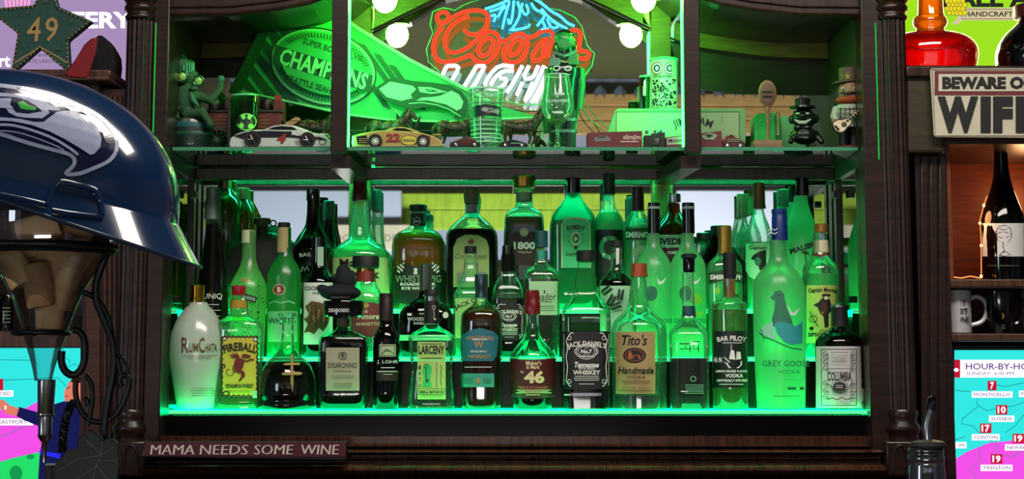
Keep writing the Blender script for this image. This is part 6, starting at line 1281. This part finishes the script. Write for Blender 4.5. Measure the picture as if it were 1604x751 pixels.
# mugs below
zm = Z(523); Y = .04; g = ypx(zm, Y); t = thing('mug', 'white mug with bold black lettering on the shelf above the map screen', 'mug', (X(1505, 500, Y), Y, zm)); wm = mat('mug_white', '#b4b4b8', .25, coat=.4)
MB().lathe(1500, [(455, 20), (456, 21.5), (g-2, 21), (g, 19)], Y, wm, zb=zm).build('cup', t); MB().line(chaikin([(1519, 468, Y), (1532, 464, Y), (1545, 474, Y), (1546, 492, Y), (1538, 506, Y), (1519, 510, Y)], 2), 3.6, wm).build('handle', t)
A = Art(); [A.text(s_, x, y, 9, INK, w_, bold=.03) for s_, x, y, w_ in (('GET', 1503, 475, 21), ('SHIT', 1505, 488, 24), ('DONE', 1505, 501, 27))]; k = sc(490, Y); A.out(cyl(1500, Y, 21.6*k), t)
t = thing('mug', 'black mug with a gold and green print right of the white mug', 'mug', (X(1572, 500, Y), Y, zm)); MB().lathe(1565, [(455, 19), (457, 21), (g-2, 20.5), (g, 19)], Y, BLACK, zb=zm).build('cup', t); MB().line(chaikin([(1584, 468, Y), (1596, 466, Y), (1603, 478, Y), (1602, 496, Y), (1594, 508, Y), (1584, 508, Y)], 2), 3.6, BLACK).build('handle', t)
A = Art(); A.fine(1549, 1571, 466, 474, 2, mat('dull_bronze'), 1.6); A.ell(1562, 492, 9, 8, mat('print_green', '#2c5a3a', .5)); A.ring(1567, 496, 5, 4.4, 1.6, GOLD); A.ring(1555, 498, 3.4, 3, 1.2, GOLD); A.fine(1548, 1576, 508, 516, 2, mat('dull_bronze'), 1.4); k = sc(490, Y); A.out(cyl(1565, Y, 21.2*k), t)
t = thing('mug', 'pale mug cut off by the right edge of the photo', 'mug', (X(1625, 500, Y), Y, zm)); MB().lathe(1622, [(452, 19), (454, 21), (g-2, 20.5), (g, 19)], Y+.02, mat('mug_grey', '#70787c', .3), zb=zm).build('cup', t)
# small wooden name sign standing on the base moulding
Yf = -.085; t = thing('name_block', 'maroon wooden block sign with white hand lettering on the cabinet base', 'sign', (X(382, 722, Yf), Yf, Z(722, Yf)))
MB().prism([(226, 692), (543, 692), (542, 722), (219, 717)], Yf, Yf+.03, mat('block_edge', '#120b0a', .5)).build('block', t, smooth=False, bevel=.0015)
MB().prism([(229, 693), (542, 693), (541, 716), (221, 715)], Yf-.0008, Yf, mat('block_maroon', '#4a1620', .5)).build('face', t, smooth=False)
A = Art(); bl = mat('block_letter', '#d8ccc4', .5); [A.text(s_, x, 705, 15, bl, w_, shear=.12, bold=-.015) for s_, x, w_ in (('MAMA', 269, 68), ('NEEDS', 350, 75), ('SOME', 428, 61), ('WINE', 501, 58))]; [A.text(s_, x+1.5, 705, 15, bl, w_, shear=.12, bold=-.02) for s_, x, w_ in (('MAMA', 269, 68), ('NEEDS', 350, 75), ('SOME', 428, 61), ('WINE', 501, 58))]
A.out(flat(Yf-.0008), t)
# ---------------- foreground: bar counter, pourer bottle, cork funnel, helmet ----------------
cz = 1.24
bc = thing('bar_counter', 'long dark wooden bar counter in front of the bottles', 'counter', (0, -1.35, 0)); MB().box((-1.5, -1.62, cz-.04), (1.5, -1.08, cz), LG).build('counter_top', bc, bevel=.004); MB().box((-1.45, -1.55, 0), (1.45, -1.15, cz-.04), WD).build('counter_body', bc, smooth=False)
Y = -1.38; xb = 1454; t = thing('pourer_bottle', 'glass bottle with chrome free pour spout in the near right foreground', 'bottle', (X(xb, 740, Y), Y, cz))
pg = glass('pourer_glass', '#e8f0f4', .6, .35, '#a8b4c0', gl=.5)
MB().lathe(xb, [(702, 26), (706, 28.5), (712, 26), (716, 28.5), (722, 28.5), (726, 27), (740, 29), (760, 30), (820, 40), (900, 62), (970, 64)], Y, pg, zb=cz, smooth=1, caps=False).build('glass_body', t)
MB().lathe(xb, [(692, 20), (694, 27), (699, 29), (702, 28), (703, 24)], Y, MBLK).build('collar', t); MB().lathe(xb, [(689, 7), (691, 20), (693, 26)], Y, mat('cap_grey_steel', '#6a7868', .25, .8)).build('cap_plate', t)  # cap plate is plain greenish grey steel
MB().lathe(xb, [(704, 22), (722, 22), (724, 19)], Y, MBLK).build('cork_rings', t)
MB().lathe(xb, [(732, 24), (760, 26), (900, 55), (968, 58)], Y, glass('milky_liqueur', '#c0c8d8', .1, .9, '#8c9aa8', rough=.2), zb=cz+.004).build('liquid', t)
MB().line(chaikin([(1453, 691, Y), (1451, 672, Y), (1454, 656, Y), (1459, 640, Y)], 2), 7.4, mat('brushed_steel', '#8c8e92', .22, 1), seg=16).build('spout', t); MB().line([(1458, 643, Y), (1460, 633, Y), (1461, 625, Y), (1461, 621, Y)], [8.6, 8.4, 7.8, 5], BLACK, seg=16).build('spout_tip', t)
# cork funnel
Y = -1.35; FXc = 72; t = thing('glass_funnel', 'tall glass funnel full of wine corks below the helmet', 'funnel', (X(FXc, 740, Y), Y, at(FXc, 740, Y).z))
fg = glass('funnel_glass', '#f2fbff', .97, .02, '#9cc8d0', gl=.3, edge=.1, rim='#b8dce4')
fp = [(338, 104), (380, 103), (400, 97), (430, 74), (455, 58), (485, 46), (515, 36), (545, 27), (570, 19), (597, 13)]
MB().lathe(FXc, chaikin(fp, 1), Y, fg, caps=False, seg=40).build('glass_cone', t)
ch = mat('brushed_steel')
MB().lathe(FXc-1, [(595, 13.5), (597, 14), (645, 12.5), (647, 14), (651, 14), (653, 11), (680, 10.5), (683, 11.5), (688, 9), (694, 4.5), (725, 3.5)], Y, ch, seg=28).build('metal_stem', t)
ck = [(0, 362, 12, 1), (62, 358, 165, 0), (118, 364, 14, 1), (150, 372, 95, 0), (22, 416, 62, 0), (96, 404, 28, 1), (136, 412, -58, 0), (60, 448, 82, 1), (102, 452, -76, 0), (40, 392, 5, 0), (78, 498, 88, 0), (86, 420, -20, 1)]
cm = [mat('cork_tan', '#d0a878', .85, noise=.35, nscale=90), mat('cork_dark', '#a07c54', .85, noise=.4, nscale=90)]
for i, (x, y, a, m) in enumerate(ck):
    l = 34 if y < 480 else 28; yy = Y+(.024 if i % 3 == 0 else -.018 if i % 3 == 1 else .0)*(1 if y < 470 else .2); dx, dy = l*math.cos(R(a)), l*math.sin(R(a)); p = at(x, y, yy)
    b = MB(); q0, q1 = at(x-dx, y-dy, yy), at(x+dx, y+dy, yy); r = .0122
    b.tube([q0, q0+(q1-q0)*.04, q1-(q1-q0)*.04, q1], [r*.9, r, r, r*.9], cm[m], 18); o = b.build('wine_cork', None)
    tag(o, 'used wine cork packed with others inside the glass funnel', 'cork', 'corks in the glass funnel')
# wrought iron stand
ir = mat('wrought_iron', '#101416', .42, .5); t = thing('iron_stand', 'black wrought iron scroll stand with a grape leaf holding the funnel', 'stand', (X(165, 740, Y), Y, cz))
def el(cx_, cy_, rx, rd, n=32): p = at(cx_, cy_, Y); k = sc(cy_, Y); return [p+Vector((rx*k*math.cos(a), rd*math.sin(a), 0)) for a in [2*math.pi*i/n for i in range(n)]]
k = sc(400, Y)
MB().tube(el(FXc, 389, 106, 106*k), 6*k, ir, 10, True).build('top_ring', t); MB().tube(el(FXc, 397, 105, 105*k), 3*k, ir, 8, True).build('lower_band', t)
MB().tube(el(64, 522, 42, 42*k), 4.2*k, ir, 10, True).build('small_ring', t)
def c3(*p): return [(a/2.99, 500+b/2.99, Y) for a, b in p]
def wire(nm, pts, r, sm=2): MB().line(chaikin(pts, sm), r, ir, Y, seg=10).build(nm, t)
wire('scroll', c3((345, 50), (385, 60), (402, 130), (392, 225), (350, 270), (305, 250), (285, 200), (290, 150)), 6)
wire('stem', [(168, 395, Y), (150, 440, Y), (150, 470, Y)]+c3((470, -40), (500, 30), (535, 120), (535, 240), (512, 350), (495, 450), (485, 560), (490, 760), (495, 1300)), 6.5)
wire('scroll', c3((355, 290), (352, 350), (370, 420), (410, 470), (460, 488), (520, 472), (565, 420), (595, 350), (608, 300), (598, 265), (570, 260), (558, 290), (572, 318)), 4.6)
wire('scroll', c3((530, 240), (525, 200), (540, 172), (570, 175), (592, 210), (600, 260)), 3); wire('scroll', c3((400, 260), (430, 300), (435, 370), (425, 440), (410, 500)), 4); wire('scroll', c3((395, 370), (410, 380), (415, 410)), 4)
wire('arc', [(130, 458, Y), (150, 466, Y), (168, 490, Y), (175, 520, Y), (178, 545, Y), (183, 560, Y), (190, 590, Y)], 4.4)
b = MB()
for ph in (0, 2.09, 4.19):
    P = c3((348, 385), (325, 420), (308, 470), (296, 540), (292, 620)); pts = []
    for i in range(60):
        f = i/59*4; j = min(3, int(f)); u = f-j; x = P[j][0]+(P[j+1][0]-P[j][0])*u; y = P[j][1]+(P[j+1][1]-P[j][1])*u
        a = i*.62+ph; pts.append(at(x+4*math.cos(a), y, Y+.0022*math.sin(a)))
    b.tube(pts, .0019, ir, 6)
b.build('twisted_wire', t)
lf = [(185, 552), (210, 585), (205, 610), (240, 600), (268, 560), (262, 520), (285, 505), (300, 530)] 
LP = [(83, 751), (82, 737), (88, 724), (100, 712), (104, 706), (122, 702), (120, 690), (132, 680), (136, 673), (146, 676), (156, 684), (162, 690), (170, 686), (178, 688), (186, 696), (186, 712), (188, 728), (184, 751), (190, 775), (176, 800), (150, 790), (120, 800), (96, 785)]
MB().prism(LP, Y-.022, Y-.018, ir).build('grape_leaf', t, smooth=False, bevel=.001)
vein = mat('leaf_vein', '#4a5254', .4, .5)
for P in ([(162, 692), (158, 712), (150, 735), (140, 770)], [(158, 712), (135, 690)], [(157, 714), (120, 720), (88, 740)], [(157, 714), (178, 702)], [(155, 722), (184, 722)], [(152, 730), (176, 760)], [(152, 730), (118, 752)]): MB().line([(x, y, Y-.0225) for x, y in P], .8, vein, seg=6).build('vein', t)
Yd = -1.3; o = thing('small_box', 'small black box with pale rim near the bottom left corner', 'box', (X(77, 760, Yd), Yd, cz)); MB().box((X(71, 760, Yd), Yd-.005, cz), (X(83, 760, Yd), Yd+.005, at(77, 729, Yd).z), MBLK).build('box_body', o, bevel=.001); MB().pbox(70.5, 727, 83.5, 730, Yd-.006, Yd+.006, mat('pale_rim', '#90989c', .4)).build('rim', o)
# ---------------- batting style helmet ----------------
tl = R(14); hc = at(32, 318, Y); k = sc(300, Y); hx, hy, hz = 248*k, 185*k, 205*k
t = thing('helmet', 'glossy navy helmet with a white bird of prey emblem, brim pointing right', 'helmet', tuple(hc))
navy = mat('helmet_navy', '#0e2546', .15, coat=.8, noise=.1, nscale=8)
def hp(phi, s):
    """phi azimuth, s 0 crown .. 1 rim line .. 2 brim edge"""
    c, sn = math.cos(phi), math.sin(phi); fr = max(0, c)
    if s <= 1:
        a = s*math.pi/2*.93; r = math.sin(a)**.92; z = math.cos(a)**.9*hz; x, y = hx*r*c, hy*r*sn
        if z < 0: z = 0
        z = z+.012*0
    else:
        a = math.pi/2*.93; r = math.sin(a)**.92; z0 = math.cos(a)**.9*hz; u = s-1
        ext = (.008+.021*fr**1.5)*u; x, y = (hx*r+ext)*c, (hy*r+ext)*sn; z = z0*(1-u)-.004*u - .012*fr*u
    v = Matrix.Rotation(tl, 3, 'Y') @ Vector((x, y, z)); return hc+v
N1, N2 = 64, 30; vs = []; fs = []
for j in range(N2+1):
    s_ = 2*j/N2 if j else .001
    for i in range(N1): vs.append(hp(2*math.pi*i/N1, s_))
for j in range(N2):
    for i in range(N1): fs.append((j*N1+i, j*N1+(i+1) % N1, (j+1)*N1+(i+1) % N1, (j+1)*N1+i))
fs.append(tuple(range(N1)))
sh = MB().add(vs, fs, navy).build('shell', t, auto=70); so = sh.modifiers.new('solid', 'SOLIDIFY'); so.thickness = .0025; so.offset = -1
MB().tube([hp(2*math.pi*i/64, 2) for i in range(64)], .0018, mat('brim_edge', '#16283c', .3), 6, True).build('brim_edge', t)
cast = caster([sh])
A = Art(); lg = mat('emblem_grey', '#8e98b4', .3, coat=.6); nv = mat('emblem_navy', '#0a1434', .2, coat=.6); ge = mat('emblem_green', '#1c9a30', .3)
out = [(-40, 134), (0, 135), (53, 143), (90, 152), (113, 163), (143, 176), (163, 190), (177, 207), (183, 224), (181, 240), (170, 254), (147, 264), (122, 274), (99, 274), (112, 264), (118, 254), (112, 243), (85, 236), (40, 224), (0, 210), (-40, 206)]
A.poly(out, nv, cut=6); A.stroke(chaikin(out, 2), 6, lg)
A.poly([(-30, 146), (0, 147), (40, 150), (68, 160), (94, 173), (92, 175), (74, 174), (78, 178), (66, 187), (40, 186), (26, 184), (14, 178), (8, 168), (-30, 166)], lg, cut=5); A.poly([(-20, 152), (22, 154), (40, 158), (54, 166), (66, 176), (44, 180), (26, 178), (18, 170), (14, 160), (-20, 160)], nv, cut=5)
A.poly([(-20, 156), (18, 156), (16, 166), (22, 172), (-20, 170)], lg, cut=5); A.poly([(28, 163), (36, 160), (43, 166), (57, 171), (55, 175), (42, 174), (32, 172)], ge, cut=4)
A.poly([(68, 193), (88, 178), (100, 176), (116, 176), (134, 187), (150, 200), (158, 218), (156, 232), (146, 243), (140, 244), (122, 232), (100, 219), (78, 208), (50, 198), (20, 192), (-20, 190), (-20, 184), (30, 188), (54, 193)], lg, cut=6)
A.stroke(chaikin([(-30, 200), (10, 196), (40, 202), (80, 216), (108, 233), (122, 244)], 2), 4, lg); A.stroke(chaikin([(-30, 210), (10, 206), (40, 212), (78, 226), (100, 236)], 2), 1.6, lg)
A.out(cast, t, papername='emblem_base', printname='emblem', eps=.0006)
for P in ([(72, 322), (82, 300), (92, 286), (100, 284), (140, 294), (152, 300), (158, 318), (160, 338)], [(82, 331), (110, 336), (160, 342)], [(0, 306), (40, 314), (72, 322)]):
    MB().tube([cast(x, y, .0008) for x, y in chaikin(P, 2)], .0022, navy, 8).build('ridge', t)
